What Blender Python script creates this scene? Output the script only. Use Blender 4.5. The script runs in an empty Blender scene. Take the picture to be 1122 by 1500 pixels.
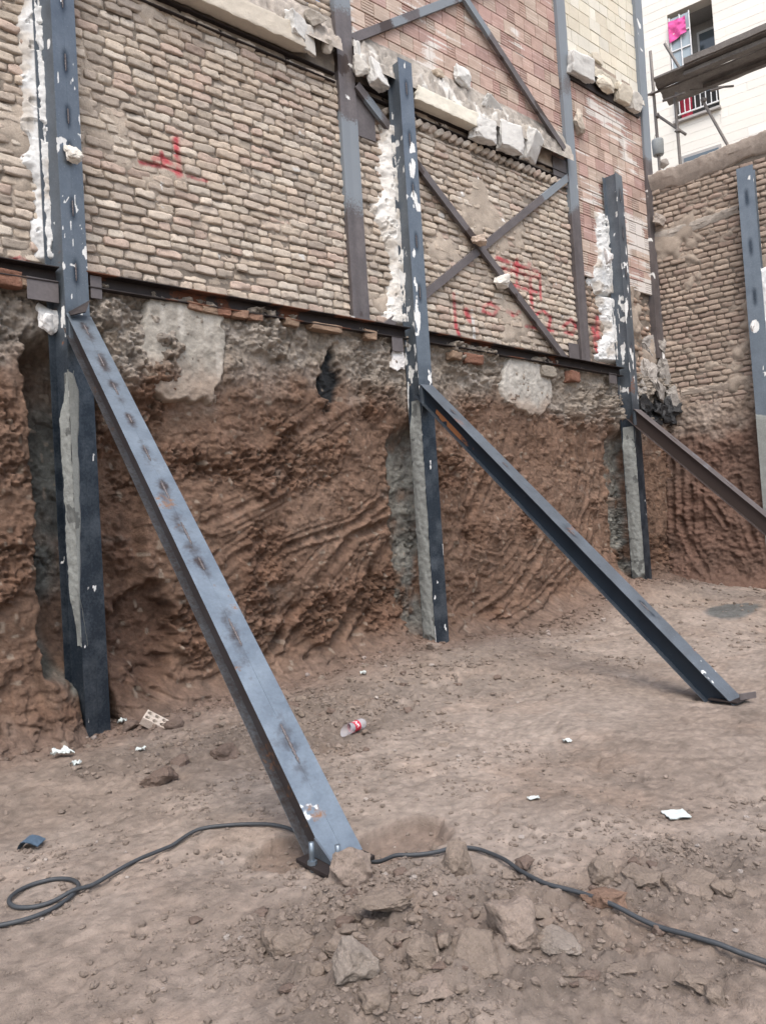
import bpy, bmesh, math, random
import numpy as np
from mathutils import Vector
random.seed(5); rng = np.random.default_rng(11)
SC = bpy.context.scene; COL = SC.collection
# ------------------------------------------------------------------ camera model (X along main wall, Y into it, Z up)
FOC, EYE = 1087.0, 1.5
def _cam():
    u = np.array((-.063, -1, .033)); u /= np.linalg.norm(u)
    a = (1860-561)/FOC; w = np.array([a, -(u[0]*a+u[2])/u[1], 1]); w /= np.linalg.norm(w)
    n = np.cross(u, w); n = n if n[2] > 0 else -n
    return w, n, u
CW, CN, CU = _cam()
def ray(px, py):
    d = np.array([(px-561)/FOC, (py-750)/FOC, 1.0]); return np.array([d@CW, d@CN, d@CU])
def onY(px, py, Y):
    r = ray(px, py); p = r*(Y/r[1]); return np.array([p[0], p[1], p[2]+EYE])
def onZ(px, py, Z=0.):
    r = ray(px, py); p = r*((Z-EYE)/r[2]); return np.array([p[0], p[1], p[2]+EYE])
def proj(P):
    Q = np.asarray(P, float) - np.array([0, 0, EYE])
    B = np.stack([CW, CN, CU])            # rows: world axes in camera coords
    c = Q @ B
    z = np.maximum(c[..., 2], .05)
    return 561+FOC*c[..., 0]/z, 750+FOC*c[..., 1]/z
class Frame:
    def __init__(s, o, al):
        s.al = np.array(al, float)/np.linalg.norm(al); s.into = np.array([-s.al[1], s.al[0]]); s.o = np.array(o, float)
    def w(s, a, d, z):
        a, d, z = np.broadcast_arrays(a, d, z)
        return np.stack([s.o[0]+s.al[0]*a+s.into[0]*d, s.o[1]+s.al[1]*a+s.into[1]*d, z], -1)
    def on(s, px, py, off=0):
        r = ray(px, py); o = s.o+s.into*off; t = (o@s.into)/(r[:2]@s.into); p = r*t
        return np.array([(p[:2]-o)@s.al, p[2]+EYE])
WY = 6.60
FM = Frame((0, WY), (1, 0)); FR = Frame((12.0, 6.62), (.262, -.965))
FX = Frame((12.0+5*.965, 6.62+5*.262), (.262, -.965)); FS = Frame((12.0+2*.965, 6.62+2*.262), (.262, -.965))
# ------------------------------------------------------------------ noise
def _h(i, j, k, s):
    h = (i.astype(np.uint32)*np.uint32(374761393) ^ j.astype(np.uint32)*np.uint32(668265263) ^ k.astype(np.uint32)*np.uint32(2246822519) ^ np.uint32((s*3266489917) & 0xffffffff))
    h ^= h >> np.uint32(15); h *= np.uint32(2654435761); h ^= h >> np.uint32(13); h *= np.uint32(3266489917); h ^= h >> np.uint32(16)
    return h.astype(np.float64)/2147483648.0-1
def vn(P, s=0):
    P = np.asarray(P, float); f = np.floor(P); t = P-f; t = t*t*t*(t*(t*6-15)+10); f = f.astype(np.int64)
    i, j, k = f[..., 0], f[..., 1], f[..., 2]; x, y, z = t[..., 0], t[..., 1], t[..., 2]
    def c(a, b, d): return _h(i+a, j+b, k+d, s)
    x00 = c(0,0,0)*(1-x)+c(1,0,0)*x; x10 = c(0,1,0)*(1-x)+c(1,1,0)*x
    x01 = c(0,0,1)*(1-x)+c(1,0,1)*x; x11 = c(0,1,1)*(1-x)+c(1,1,1)*x
    return (x00*(1-y)+x10*y)*(1-z)+(x01*(1-y)+x11*y)*z
def fbm(P, sc, o=4, s=0, g=.5):
    P = np.asarray(P, float)*sc; r = 0; a = 1; t = 0
    for q in range(o):
        r = r+a*vn(P+q*17.3, s+q); t += a; a *= g; P = P*2.03
    return r/t
def ss(a, b, x): t = np.clip((x-a)/(b-a), 0, 1); return t*t*(3-2*t)
def segdist(x, y, pts):
    d = np.full(np.shape(x), 1e9)
    for (x0, y0), (x1, y1) in zip(pts[:-1], pts[1:]):
        dx, dy = x1-x0, y1-y0; t = np.clip(((x-x0)*dx+(y-y0)*dy)/(dx*dx+dy*dy+1e-9), 0, 1)
        d = np.minimum(d, np.hypot(x-x0-t*dx, y-y0-t*dy))
    return d
# ------------------------------------------------------------------ mesh helpers
WL = {}
def tag(o, label=None, cat=None, group=None, kind=None):
    if label: o['label'] = label
    if cat: o['category'] = cat
    if group: o['group'] = group
    if kind: o['kind'] = kind
    return o
def empty(name, loc, label, cat, group=None):
    o = bpy.data.objects.new(name, None); COL.objects.link(o); o.location = loc; o.empty_display_size = .2
    WL[o] = np.array(loc, float); return tag(o, label, cat, group)
class MB:
    def __init__(s): s.V = []; s.Q = []; s.T = []; s.C = []; s.M = []; s.n = 0
    def add(s, V, Q=None, T=None, col=None, msk=None):
        V = np.asarray(V, float).reshape(-1, 3); n = len(V)
        if Q is not None and len(Q): s.Q.append(np.asarray(Q).reshape(-1, 4)+s.n)
        if T is not None and len(T): s.T.append(np.asarray(T).reshape(-1, 3)+s.n)
        c = np.ones((n, 3))*.5 if col is None else np.broadcast_to(np.asarray(col, float), (n, 3))
        m = np.zeros((n, 3)) if msk is None else np.broadcast_to(np.asarray(msk, float), (n, 3))
        s.V.append(V); s.C.append(c); s.M.append(m); s.n += n; return s
    def build(s, name, mat, parent=None, smooth=True, origin=None):
        V = np.concatenate(s.V); Q = np.concatenate(s.Q) if s.Q else np.zeros((0, 4), int); T = np.concatenate(s.T) if s.T else np.zeros((0, 3), int)
        if parent is not None: loc = WL[parent]
        elif origin is not None: loc = np.array(origin, float)
        else: loc = np.array([(V[:, 0].min()+V[:, 0].max())/2, (V[:, 1].min()+V[:, 1].max())/2, V[:, 2].min()])
        me = bpy.data.meshes.new(name); nl = len(Q)*4+len(T)*3
        me.vertices.add(len(V)); me.vertices.foreach_set('co', (V-loc).astype(np.float32).ravel())
        me.loops.add(nl); me.loops.foreach_set('vertex_index', np.concatenate([Q.ravel(), T.ravel()]).astype(np.int32))
        me.polygons.add(len(Q)+len(T))
        st = np.concatenate([np.arange(len(Q))*4, len(Q)*4+np.arange(len(T))*3]).astype(np.int32)
        me.polygons.foreach_set('loop_start', st)
        me.polygons.foreach_set('use_smooth', np.full(len(Q)+len(T), smooth))
        me.update(calc_edges=True)
        for nm, A in (('col', s.C), ('msk', s.M)):
            A = np.concatenate(A); at = me.attributes.new(nm, 'FLOAT_COLOR', 'POINT')
            at.data.foreach_set('color', np.concatenate([A, np.ones((len(A), 1))], 1).astype(np.float32).ravel())
        me.validate(); me.materials.append(mat)
        o = bpy.data.objects.new(name, me); COL.objects.link(o)
        if parent is not None: o.parent = parent; WL[o] = WL[parent]
        else: o.location = loc; WL[o] = loc
        return o
def gq(nu, nv):
    i = np.arange(nu*nv).reshape(nu, nv)
    return np.stack([i[:-1, :-1], i[1:, :-1], i[1:, 1:], i[:-1, 1:]], -1).reshape(-1, 4)
def boxm(c, dims, ax=None, seg=(2, 2, 2), r=.004, amp=0, fr=8, seed=0):
    """rounded, gridded, optionally noisy box; ax = 3 unit axes (rows)"""
    h = np.array(dims)/2.; V = []; Q = []; n = 0
    for k in range(3):
        a, b = (k+1) % 3, (k+2) % 3
        ta = np.unique(np.concatenate([np.linspace(-h[a]+min(r, h[a]*.9), h[a]-min(r, h[a]*.9), seg[a]+1), [-h[a], h[a]]]))
        tb = np.unique(np.concatenate([np.linspace(-h[b]+min(r, h[b]*.9), h[b]-min(r, h[b]*.9), seg[b]+1), [-h[b], h[b]]]))
        for sg in (-1, 1):
            P = np.zeros((len(ta), len(tb), 3)); P[..., k] = sg*h[k]; P[..., a] = ta[:, None]; P[..., b] = tb[None]
            q = gq(len(ta), len(tb)); q = q if sg > 0 else q[:, ::-1]
            V.append(P.reshape(-1, 3)); Q.append(q+n); n += P.shape[0]*P.shape[1]
    V = np.concatenate(V); Q = np.concatenate(Q); rr = np.minimum(r, h*.9); inn = np.clip(V, -(h-rr), h-rr); d = V-inn; L = np.linalg.norm(d, axis=1, keepdims=True)
    V = inn+np.where(L > 1e-9, d/np.maximum(L, 1e-9), 0)*np.minimum(r, rr.min() if rr.min() < r else r)
    if amp: V = V+np.stack([fbm(V+seed*3.1+7*q, fr, 3, seed+q*5) for q in range(3)], -1)*amp
    if ax is not None: V = V@np.array(ax)
    return V+np.array(c), Q
def axes(t, up=(0, 0, 1)):
    t = np.array(t, float); t /= np.linalg.norm(t); s = np.cross(np.array(up, float), t); s /= np.linalg.norm(s); return t, s, np.cross(t, s)
def tube(P, r, nr=8, jit=0, cap=True):
    P = np.asarray(P, float); n = len(P); T = np.gradient(P, axis=0); T /= np.linalg.norm(T, axis=1, keepdims=True)
    up = np.where(np.abs(T[:, 2:3]) > .9, np.array([[1., 0, 0]]), np.array([[0, 0, 1.]]))
    S = np.cross(up, T); S /= np.linalg.norm(S, axis=1, keepdims=True); U = np.cross(T, S)
    a = np.linspace(0, 2*np.pi, nr, endpoint=False); r = np.broadcast_to(r, (n,))
    V = P[:, None]+r[:, None, None]*(np.cos(a)[None, :, None]*S[:, None]+np.sin(a)[None, :, None]*U[:, None])
    i = np.arange(n*nr).reshape(n, nr); j = np.roll(i, -1, 1)
    Q = np.stack([i[:-1], j[:-1], j[1:], i[1:]], -1).reshape(-1, 4); V = V.reshape(-1, 3); Tr = []
    if cap:
        V = np.concatenate([V, P[:1], P[-1:]]); b = n*nr
        for k in range(nr): Tr += [(b, (k+1) % nr, k), (b+1, (n-1)*nr+k, (n-1)*nr+(k+1) % nr)]
    return V, Q, Tr
def spline(pts, n):
    p = np.asarray(pts, float); d = np.concatenate([[0], np.cumsum(np.linalg.norm(np.diff(p, axis=0), axis=1))]); t = np.linspace(0, d[-1], n)
    m = np.gradient(p, d, axis=0); k = np.clip(np.searchsorted(d, t)-1, 0, len(p)-2); hh = (d[k+1]-d[k])[:, None]; s = ((t-d[k])/(d[k+1]-d[k]))[:, None]
    return (2*s**3-3*s**2+1)*p[k]+(s**3-2*s**2+s)*hh*m[k]+(-2*s**3+3*s**2)*p[k+1]+(s**3-s**2)*hh*m[k+1]
_ico = {}
def ico(n):
    if n not in _ico:
        bm = bmesh.new(); bmesh.ops.create_icosphere(bm, subdivisions=n, radius=1)
        _ico[n] = (np.array([v.co[:] for v in bm.verts]), np.array([[v.index for v in f.verts] for f in bm.faces])); bm.free()
    return _ico[n]
def subdiv(V, F, n):
    for _ in range(n):
        E = np.sort(np.concatenate([F[:, [0, 1]], F[:, [1, 2]], F[:, [2, 0]]]), 1); U, inv = np.unique(E, axis=0, return_inverse=True); inv = inv.reshape(3, -1)+len(V)
        V = np.concatenate([V, (V[U[:, 0]]+V[U[:, 1]])/2]); a, b, c = F.T; ab, bc, ca = inv
        F = np.concatenate([np.stack(x, 1) for x in ((a, ab, ca), (ab, b, bc), (ca, bc, c), (ab, bc, ca))])
    return V, F
def rockm(c, size, seed, sub=3, planes=9, rough=.05, yaw=None, box=False, tilt=0):
    g = np.random.default_rng(seed)
    if box:
        B = np.array([(x, y, z) for x in (-1, 1) for y in (-1, 1) for z in (-1, 1)], float); P = []
        for p in B:
            if g.random() < .35:
                for k in range(3): q = p.copy(); q[k] *= g.uniform(.35, .75); P.append(q)
            else: P.append(p+g.normal(size=3)*.10)
        P = np.array(P)*.92
    else:
        P = g.normal(size=(planes+7, 3)); P /= np.linalg.norm(P, axis=1, keepdims=True); P *= g.uniform(.85, 1.12, (len(P), 1)); P = np.sign(P)*np.abs(P)**.8
    bm = bmesh.new()
    for p in P: bm.verts.new(p)
    r_ = bmesh.ops.convex_hull(bm, input=bm.verts); bmesh.ops.delete(bm, geom=[v for v in bm.verts if not v.link_faces], context='VERTS'); bmesh.ops.triangulate(bm, faces=bm.faces); bmesh.ops.recalc_face_normals(bm, faces=bm.faces); bm.verts.index_update()
    V = np.array([v.co[:] for v in bm.verts]); F = np.array([[v.index for v in f.verts] for f in bm.faces]); bm.free()
    V, F = subdiv(V, F, max(1, sub-1)); L = np.linalg.norm(V, axis=1, keepdims=True); D = V/np.maximum(L, 1e-6); o = seed % 97*1.7
    cut = np.stack([fbm(V+o+k*9, 1.6, 2, seed+k) for k in range(3)], -1)*rough*1.3
    V = V+cut-D*(rough*.9*np.abs(fbm(V+o, 3.2, 4, seed+3)))[:, None]+D*(min(rough, .2)*.35*fbm(V+o, 9, 3, seed+5))[:, None]
    V = V*np.array(size)/2.
    if tilt: ct, st = math.cos(tilt), math.sin(tilt); V = V@np.array([[1, 0, 0], [0, ct, st], [0, -st, ct]])
    y = g.uniform(0, 6.28) if yaw is None else yaw; cy, sy = math.cos(y), math.sin(y)
    return V@np.array([[cy, sy, 0], [-sy, cy, 0], [0, 0, 1]])+np.array(c), F
# ------------------------------------------------------------------ materials
def mat(name, m1=(.8,.8,.78), m2=(.25,.1,.04), m3=(.03,.028,.026), base=None, rough=.9, metal=0, var=.35, vs=6, bumps=((30, .4, .01),), spec=.3, speck=None, roughvar=0, fine=0.25, mrough=None, soft3=(.38, .62), soft2=(.38, .62)):
    m = bpy.data.materials.new(name); m.use_nodes = True; nt = m.node_tree; N = nt.nodes; Lk = nt.links
    for n in list(N): N.remove(n)
    out = N.new('ShaderNodeOutputMaterial'); b = N.new('ShaderNodeBsdfPrincipled'); Lk.new(b.outputs[0], out.inputs[0])
    tc = N.new('ShaderNodeTexCoord')
    def noise(sc, det=5, ro=.6):
        n = N.new('ShaderNodeTexNoise'); n.inputs['Scale'].default_value = sc; n.inputs['Detail'].default_value = det; n.inputs['Roughness'].default_value = ro
        Lk.new(tc.outputs['Object'], n.inputs['Vector']); return n
    def math_(op, a, c):
        x = N.new('ShaderNodeMath'); x.operation = op
        for k, v in enumerate((a, c)):
            if isinstance(v, (int, float)): x.inputs[k].default_value = v
            else: Lk.new(v, x.inputs[k])
        return x.outputs[0]
    def mix(fac, A, B, typ='MIX'):
        x = N.new('ShaderNodeMix'); x.data_type = 'RGBA'; x.blend_type = typ
        for s, v in ((x.inputs[0], fac), (x.inputs[6], A), (x.inputs[7], B)):
            if isinstance(v, (int, float)): s.default_value = v
            elif isinstance(v, tuple): s.default_value = (*v, 1)
            else: Lk.new(v, s)
        return x.outputs[2]
    if base is None:
        at = N.new('ShaderNodeAttribute'); at.attribute_name = 'col'; c = at.outputs['Color']
    else: c = base
    n1 = noise(vs); n2 = noise(vs*9, 4)
    f1 = math_('ADD', math_('MULTIPLY', math_('SUBTRACT', n1.outputs[0], .5), var*2.6), 1.0)
    f2 = math_('ADD', math_('MULTIPLY', math_('SUBTRACT', n2.outputs[0], .5), fine*2.6), 1.0)
    f = math_('MULTIPLY', f1, f2)
    cb = N.new('ShaderNodeCombineColor'); [Lk.new(f, cb.inputs[k]) for k in range(3)]
    c = mix(1.0, c, cb.outputs[0], 'MULTIPLY')
    if speck:
        v = noise(speck[1], 2, .5); k = math_('GREATER_THAN', v.outputs[0], speck[2]); c = mix(math_('MULTIPLY', k, speck[3]), c, speck[0])
    mk = N.new('ShaderNodeAttribute'); mk.attribute_name = 'msk'; sp = N.new('ShaderNodeSeparateColor'); Lk.new(mk.outputs['Color'], sp.inputs[0])
    nb = noise(45, 4)
    def soft(ch, lo=.38, hi=.62):   # break the mask edges up with fine noise
        q = math_('ADD', sp.outputs[ch], math_('MULTIPLY', math_('SUBTRACT', nb.outputs[0], .5), .9)); r_ = N.new('ShaderNodeMapRange')
        r_.inputs[1].default_value = lo; r_.inputs[2].default_value = hi; Lk.new(q, r_.inputs[0]); x = math_('MULTIPLY', r_.outputs[0], math_('GREATER_THAN', sp.outputs[ch], .02)); return x
    s1, s2, s3 = soft(0), soft(1, *soft2), soft(2, *soft3)
    c = mix(s3, c, m3); c = mix(s2, c, m2); c = mix(s1, c, mix(1.0, m1, cb.outputs[0], 'MULTIPLY') if metal else m1)
    Lk.new(c, b.inputs['Base Color'])
    if metal:
        k = math_('MAXIMUM', math_('MAXIMUM', s1, s2), 0); mm = math_('MULTIPLY', math_('SUBTRACT', 1.0, k), metal); Lk.new(mm, b.inputs['Metallic'])
        rr = math_('ADD', math_('MULTIPLY', math_('SUBTRACT', n1.outputs[0], .5), roughvar), rough); rr = math_('ADD', rr, math_('MULTIPLY', k, .4)); Lk.new(rr, b.inputs['Roughness'])
    else: b.inputs['Roughness'].default_value = rough
    b.inputs['Specular IOR Level'].default_value = spec
    prev = None
    for sc, st, dist in bumps:
        n = noise(sc, 6, .65); bp = N.new('ShaderNodeBump'); bp.inputs['Strength'].default_value = st; bp.inputs['Distance'].default_value = dist
        Lk.new(n.outputs[0], bp.inputs['Height'])
        if prev is not None: Lk.new(prev, bp.inputs['Normal'])
        prev = bp.outputs[0]
    if prev is not None: Lk.new(prev, b.inputs['Normal'])
    return m
RED = (.40, .075, .085)
M = dict(
    ground=mat('earth_floor', var=.22, vs=2.2, fine=.3, bumps=((35, .6, .022), (120, .7, .009)), speck=((.5, .45, .4), 170, .73, .5)),
    bank=mat('clay_bank', var=.3, vs=3, fine=.32, bumps=((28, .8, .03), (90, .7, .012)), speck=((.45, .38, .32), 120, .74, .4)),
    clod=mat('clod_earth', var=.2, vs=9, fine=.28, bumps=((45, .8, .018), (160, .7, .007)), spec=.2),
    brick=mat('old_brick', soft2=(.15, 1.0), m1=(.5, .48, .45), m2=RED, var=.24, vs=14, fine=.3, bumps=((70, .6, .007), (220, .35, .002)), speck=((.13, .105, .09), 55, .66, .5)),
    mortar=mat('mud_mortar', soft2=(.15, 1.0), m1=(.78, .77, .74), m2=RED, var=.3, vs=9, fine=.25, bumps=((60, .7, .01),)),
    block=mat('clay_block', var=.22, vs=7, fine=.18, m1=(.62, .58, .54), bumps=((80, .3, .003),)),
    cream=mat('cream_block', var=.12, vs=4, fine=.1, bumps=((60, .3, .003),)),
    stone=mat('facade_stone', var=.03, vs=2.5, fine=.03, bumps=((40, .3, .004),), rough=.7),
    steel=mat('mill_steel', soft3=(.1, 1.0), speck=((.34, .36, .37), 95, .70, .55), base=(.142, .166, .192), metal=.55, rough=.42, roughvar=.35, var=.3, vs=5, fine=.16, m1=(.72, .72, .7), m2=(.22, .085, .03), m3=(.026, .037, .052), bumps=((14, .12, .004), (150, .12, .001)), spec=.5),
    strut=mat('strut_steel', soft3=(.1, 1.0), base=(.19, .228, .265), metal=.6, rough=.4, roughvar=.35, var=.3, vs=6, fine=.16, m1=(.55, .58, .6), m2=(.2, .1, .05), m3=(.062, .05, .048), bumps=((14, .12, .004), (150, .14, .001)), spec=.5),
    oldsteel=mat('weathered_steel', base=(.13, .115, .115), metal=.35, rough=.58, roughvar=.2, var=.35, vs=4, fine=.2, m1=(.72, .72, .7), m2=(.20, .225, .25), m3=(.062, .046, .041), bumps=((40, .25, .003),), spec=.4),
    darksteel=mat('dark_rusty_steel', base=(.035, .028, .027), metal=.3, rough=.6, var=.35, vs=7, fine=.2, m2=(.12, .05, .03), bumps=((60, .3, .002),)),
    plaster=mat('gypsum', var=.12, vs=12, fine=.12, base=None, bumps=((50, .6, .01), (150, .4, .003)), m3=(.3, .26, .22)),
    concrete=mat('old_concrete', var=.25, vs=8, fine=.25, bumps=((40, .6, .012), (140, .4, .003)), m1=(.6, .58, .54)),
    grout=mat('cement_grout', base=(.235, .245, .232), var=.18, vs=7, fine=.22, bumps=((50, .8, .008),), m3=(.12, .125, .12)),
    tar=mat('black_tar', base=(.016, .017, .019), rough=.5, var=.3, bumps=((35, .8, .02),), spec=.5),
    rubber=mat('cable_rubber', base=(.045, .05, .056), rough=.55, var=.25, vs=8, bumps=((60, .15, .002),), spec=.4),
    wood=mat('scaffold_plank', base=(.165, .15, .138), var=.45, vs=4, fine=.35, bumps=((20, .4, .005),)),
    pole=mat('scaffold_tube', base=(.2, .18, .165), metal=.3, rough=.6, var=.3, vs=5, bumps=((50, .2, .002),)),
    paint=mat('white_frame', base=(.75, .75, .74), rough=.5, var=.06, bumps=()),
    dark=mat('room_dark', base=(.05, .05, .052), rough=.8, var=.2, bumps=()),
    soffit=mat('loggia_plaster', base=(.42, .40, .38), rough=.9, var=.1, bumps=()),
    paper=mat('paper_white', base=(.52, .56, .545), rough=.7, var=.07, vs=20, fine=.1, bumps=((30, .4, .004),), m3=(.5, .58, .6), soft3=(.1, 1)),
    clothred=mat('red_curtain', base=(.38, .04, .07), rough=.9, var=.2, vs=10, bumps=()),
    pink=mat('pink_cloth', base=(.75, .12, .36), rough=.9, var=.2, vs=10, bumps=((20, .4, .01),)),
    bluemetal=mat('blue_sheet', base=(.10, .15, .21), metal=.3, rough=.5, roughvar=.2, var=.2, bumps=((30, .2, .003),)),
    label=mat('bottle_label', base=(.5, .02, .05), m1=(.85, .8, .8), rough=.4, var=.1, bumps=(), spec=.5),
)
def glass(name, col, rough, alpha):
    m = bpy.data.materials.new(name); m.use_nodes = True; b = m.node_tree.nodes['Principled BSDF']
    b.inputs['Base Color'].default_value = (*col, 1); b.inputs['Roughness'].default_value = rough; b.inputs['Alpha'].default_value = alpha; b.inputs['Specular IOR Level'].default_value = .6
    return m
M['plastic'] = glass('clear_plastic', (.62, .62, .66), .15, .42); M['pane'] = glass('window_glass', (.12, .15, .17), .08, 1); M['paleglass'] = glass('pale_glass', (.45, .53, .57), .15, .8)
# ------------------------------------------------------------------ ground
CP = np.array([(0,0,0),(3,0,0),(6,0,0),(0,2,0),(2,1,0),(4,1.5,0),(2,2.8,0),(3.5,2.8,0),(5.7,2.8,0),(1,4,0),(3,4.5,.0),(5,4.5,.02),(7,4.5,.05),(1.4,6.4,.05),(2.05,6.3,.0),(2.8,6.5,.05),(3.5,6.7,.07),(4.4,6.7,.12),(5.2,6.8,.2),(5.65,6.8,.42),(5.95,6.45,.27),(6.05,6.2,.16),(6.4,6.6,.17),(7.6,6.7,.15),(8.6,6.7,.27),(9.4,6.7,.42),(10.2,6.6,.62),(10.5,6.3,.54),(11.2,6.4,.5),(12,6.6,.4),(12.1,5.8,.35),(8,5.5,.1),(10,5.2,.25),(11.5,4.5,.3),(13,3,.3),(9,3.5,.05),(-3,3,0),(-3,7,.05),(8,0,0),(14,0,.2),(1,7.5,.1),(5,8,.3),(10,8,.5)])
def smoothfield(X, Y):
    num = 0; den = 0
    for x, y, z in CP:
        w = 1./((X-x)**2+(Y-y)**2+.06)**1.7; num = num+w*z; den = den+w
    return num/den
def gpt(px, py, z=0.):
    for _ in range(12): p = onZ(px, py, z); z = float(ground_z(p[0:1], p[1:2], True)[0])
    return np.array([p[0], p[1], z])
BUMPS = []   # (x, y, rx, ry, height)
def ground_z(X, Y, coarse=False):
    z = smoothfield(X, Y)
    for x, y, rx, ry, h in BUMPS: z = z+h*np.exp(-(((X-x)/rx)**2+((Y-y)/ry)**2))
    if coarse: return z
    P = np.stack([X, Y, X*0], -1)
    rgh = roughness(X, Y)
    z = z+.022*fbm(P, 1.6, 3, 1)+.009*fbm(P, 7, 3, 5)
    l = fbm(P, 11, 3, 9); z = z+rgh*(.05*np.maximum(l, -.1)+.022*np.abs(fbm(P, 24, 3, 14)))
    z = z+.0035*fbm(P, 40, 3, 22)*(1+2*rgh)
    # footprints and scraped plates: thin terraces with broken edges
    t = fbm(P+np.array([5, 3, 0]), 3.2, 3, 31); z = z-.012*ss(.12, .17, t)*ss(.42, .3, t)
    fp = gfoot[0]
    if fp is not None:
        d = ((X-fp[0])/.30)**2+((Y-fp[1])/.20)**2; z = z-.085*ss(1.25, .75, d+.5*fbm(P, 5, 2, 41))
        d = ((X-gfoot[1][0])/.2)**2+((Y-gfoot[1][1])/.16)**2; z = z-.05*ss(1.25, .7, d+.5*fbm(P, 5, 2, 43))
    return z
gfoot = [None, None]; RZ = []
def roughness(X, Y):
    r = np.zeros(np.shape(X))
    for x, y, rx, ry, s in RZ: r = np.maximum(r, s*ss(1.3, .4, ((X-x)/rx)**2+((Y-y)/ry)**2))
    wall = ss(5.5, 6.4, Y+.35*fbm(np.stack([X, Y, X*0], -1), .9, 2, 77))*.95
    return np.clip(np.maximum(r, wall)+.2, 0, 1.3)
def zpx(px, py, rx, ry, s): p = gpt(px, py); RZ.append((p[0], p[1], rx, ry, s))
zpx(600, 1345, .55, .5, 1.2); zpx(760, 1370, .5, .45, .9); zpx(560, 1440, .5, .35, .9); zpx(430, 1380, .35, .3, .6)
zpx(980, 1290, .6, .3, .8); zpx(950, 1420, .5, .3, .55); zpx(480, 1050, 1.2, .9, .85); zpx(250, 1100, .8, .5, .6); zpx(640, 990, 1.2, .7, .6); zpx(960, 870, 1.6, .6, .6)
for px, py, rx, ry, h in ((600, 1330, .5, .4, .03), (700, 1380, .45, .35, .03), (560, 1430, .4, .3, .02)):
    p = gpt(px, py); BUMPS.append((p[0], p[1], rx, ry, h))
gfoot[0] = gpt(590, 1228); gfoot[1] = gpt(425, 1248)
gx = np.concatenate([[-300, -100, -40, -15, -6, -3, -1.5, -.8], np.arange(-.4, 4.2, .0105), np.arange(4.2, 13.6, .024), [14, 15, 17, 22, 40, 100, 300]])
gy = np.concatenate([[-300, -100, -30, -10, -4, -2, -1, 0, .5], np.arange(.8, 4.0, .0105), np.arange(4.0, 7.4, .02), [7.6, 8, 9, 12, 20, 50, 120, 300]])
GX, GY = np.meshgrid(gx, gy, indexing='ij'); GZ = ground_z(GX, GY)
far = np.maximum(np.abs(GX-5)-9, np.abs(GY-3)-5); GZ = np.where(far > 0, np.minimum(GZ, .3), GZ)
P = np.stack([GX, GY, GZ], -1)
rg = roughness(GX, GY)[..., None]; t1 = ss(-.3, .4, fbm(P*[1, 1, 0], .8, 4, 51))[..., None]
gc = np.array([.268, .221, .186])*(1-t1)+np.array([.216, .172, .141])*t1
gc = gc*(1-.3*np.clip(rg-.2, 0, .8))+np.array([.008, .0, -.004])*ss(.1, .5, fbm(P*[1, 1, 0], 2.5, 3, 57))[..., None]
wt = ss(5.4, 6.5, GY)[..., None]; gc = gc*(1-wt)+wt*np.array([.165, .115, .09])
pz = gpt(1060, 895); dd = ((GX-pz[0]-.25)/.55)**2+((GY-pz[1])/.3)**2; wet = ss(1.3, .7, dd+.7*fbm(P*[1, 1, 0], 2, 3, 61))[..., None]; gc = gc*(1-wet)+wet*np.array([.105, .105, .10])
for c_, rx_, ry_ in ((gfoot[0], .30, .20), (gfoot[1], .2, .16)):     # freshly dug, damper soil round the strut foot
    dg = ss(1.5, .8, ((GX-c_[0])/rx_)**2+((GY-c_[1])/ry_)**2+.5*fbm(P*[1, 1, 0], 5, 2, 41))[..., None]*.75; gc = gc*(1-dg)+dg*np.array([.165, .12, .094])
gc = gc*np.clip(1+.30*fbm(P*[1, 1, 0], 24, 3, 91)+.22*fbm(P*[1, 1, 0], 5, 3, 92), .5, 1.5)[..., None]
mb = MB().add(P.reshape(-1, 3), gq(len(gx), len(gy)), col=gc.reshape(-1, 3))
tag(mb.build('ground', M['ground'], origin=(0, 0, 0)), kind='structure')
# ------------------------------------------------------------------ soil bank under the main wall
def interp(x, pts): p = np.array(pts); return np.interp(x, p[:, 0], p[:, 1])
def groove(px, py, pts, hw, depth):
    d = segdist(px, py, pts)/hw
    return depth*ss(1.25, .35, d)-.4*depth*np.exp(-((d-1.6)/.38)**2)+.10*depth*np.cos(d*9)*ss(1.5, .6, d)
G_A = [([(558,735),(535,755),(515,770),(480,780),(451,789),(415,803)], 6, .05), ([(580,764),(550,775),(515,785),(487,821),(455,860),(423,896),(395,945)], 8, .075), ([(572,796),(547,838),(515,896),(480,940),(440,965)], 10, .06),
       ([(454,868),(425,905),(393,950),(370,975)], 6, .05), ([(525,868),(482,950)], 8, .05), ([(556,850),(530,905),(505,940)], 7, .04), ([(400,985),(470,972),(536,953)], 5, .03), ([(300,765),(345,747),(400,718),(440,700)], 7, .045),
       ([(380,790),(345,815),(310,850)], 7, .04), ([(300,900),(330,870),(370,835),(400,800)], 6, .035), ([(215,985),(255,1005),(300,1000),(350,975)], 10, .05), ([(420,640),(480,600),(540,570)], 9, .03), ([(200,1000),(240,1025),(300,1022)], 6, .03),
       ([(712,696),(683,767),(655,828)], 6, .035), ([(790,815),(745,868),(700,900),(655,928)], 6, .05), ([(801,793),(760,855),(747,878)], 5, .04), ([(886,690),(876,760),(868,815)], 5, .045), ([(872,700),(855,770),(850,800)], 5, .03),
       ([(754,800),(735,822),(712,818),(690,812)], 5, .04), ([(720,830),(700,870),(665,900)], 6, .035), ([(850,830),(800,880),(760,905),(700,935)], 6, .035)]
for k, x in enumerate((776, 790, 806, 820, 835, 848, 862)): G_A.append(([(x-2, 605+4*(k % 3)), (x, 650), (x+3, 690+9*(k % 2))], 3.4, .028))
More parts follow.
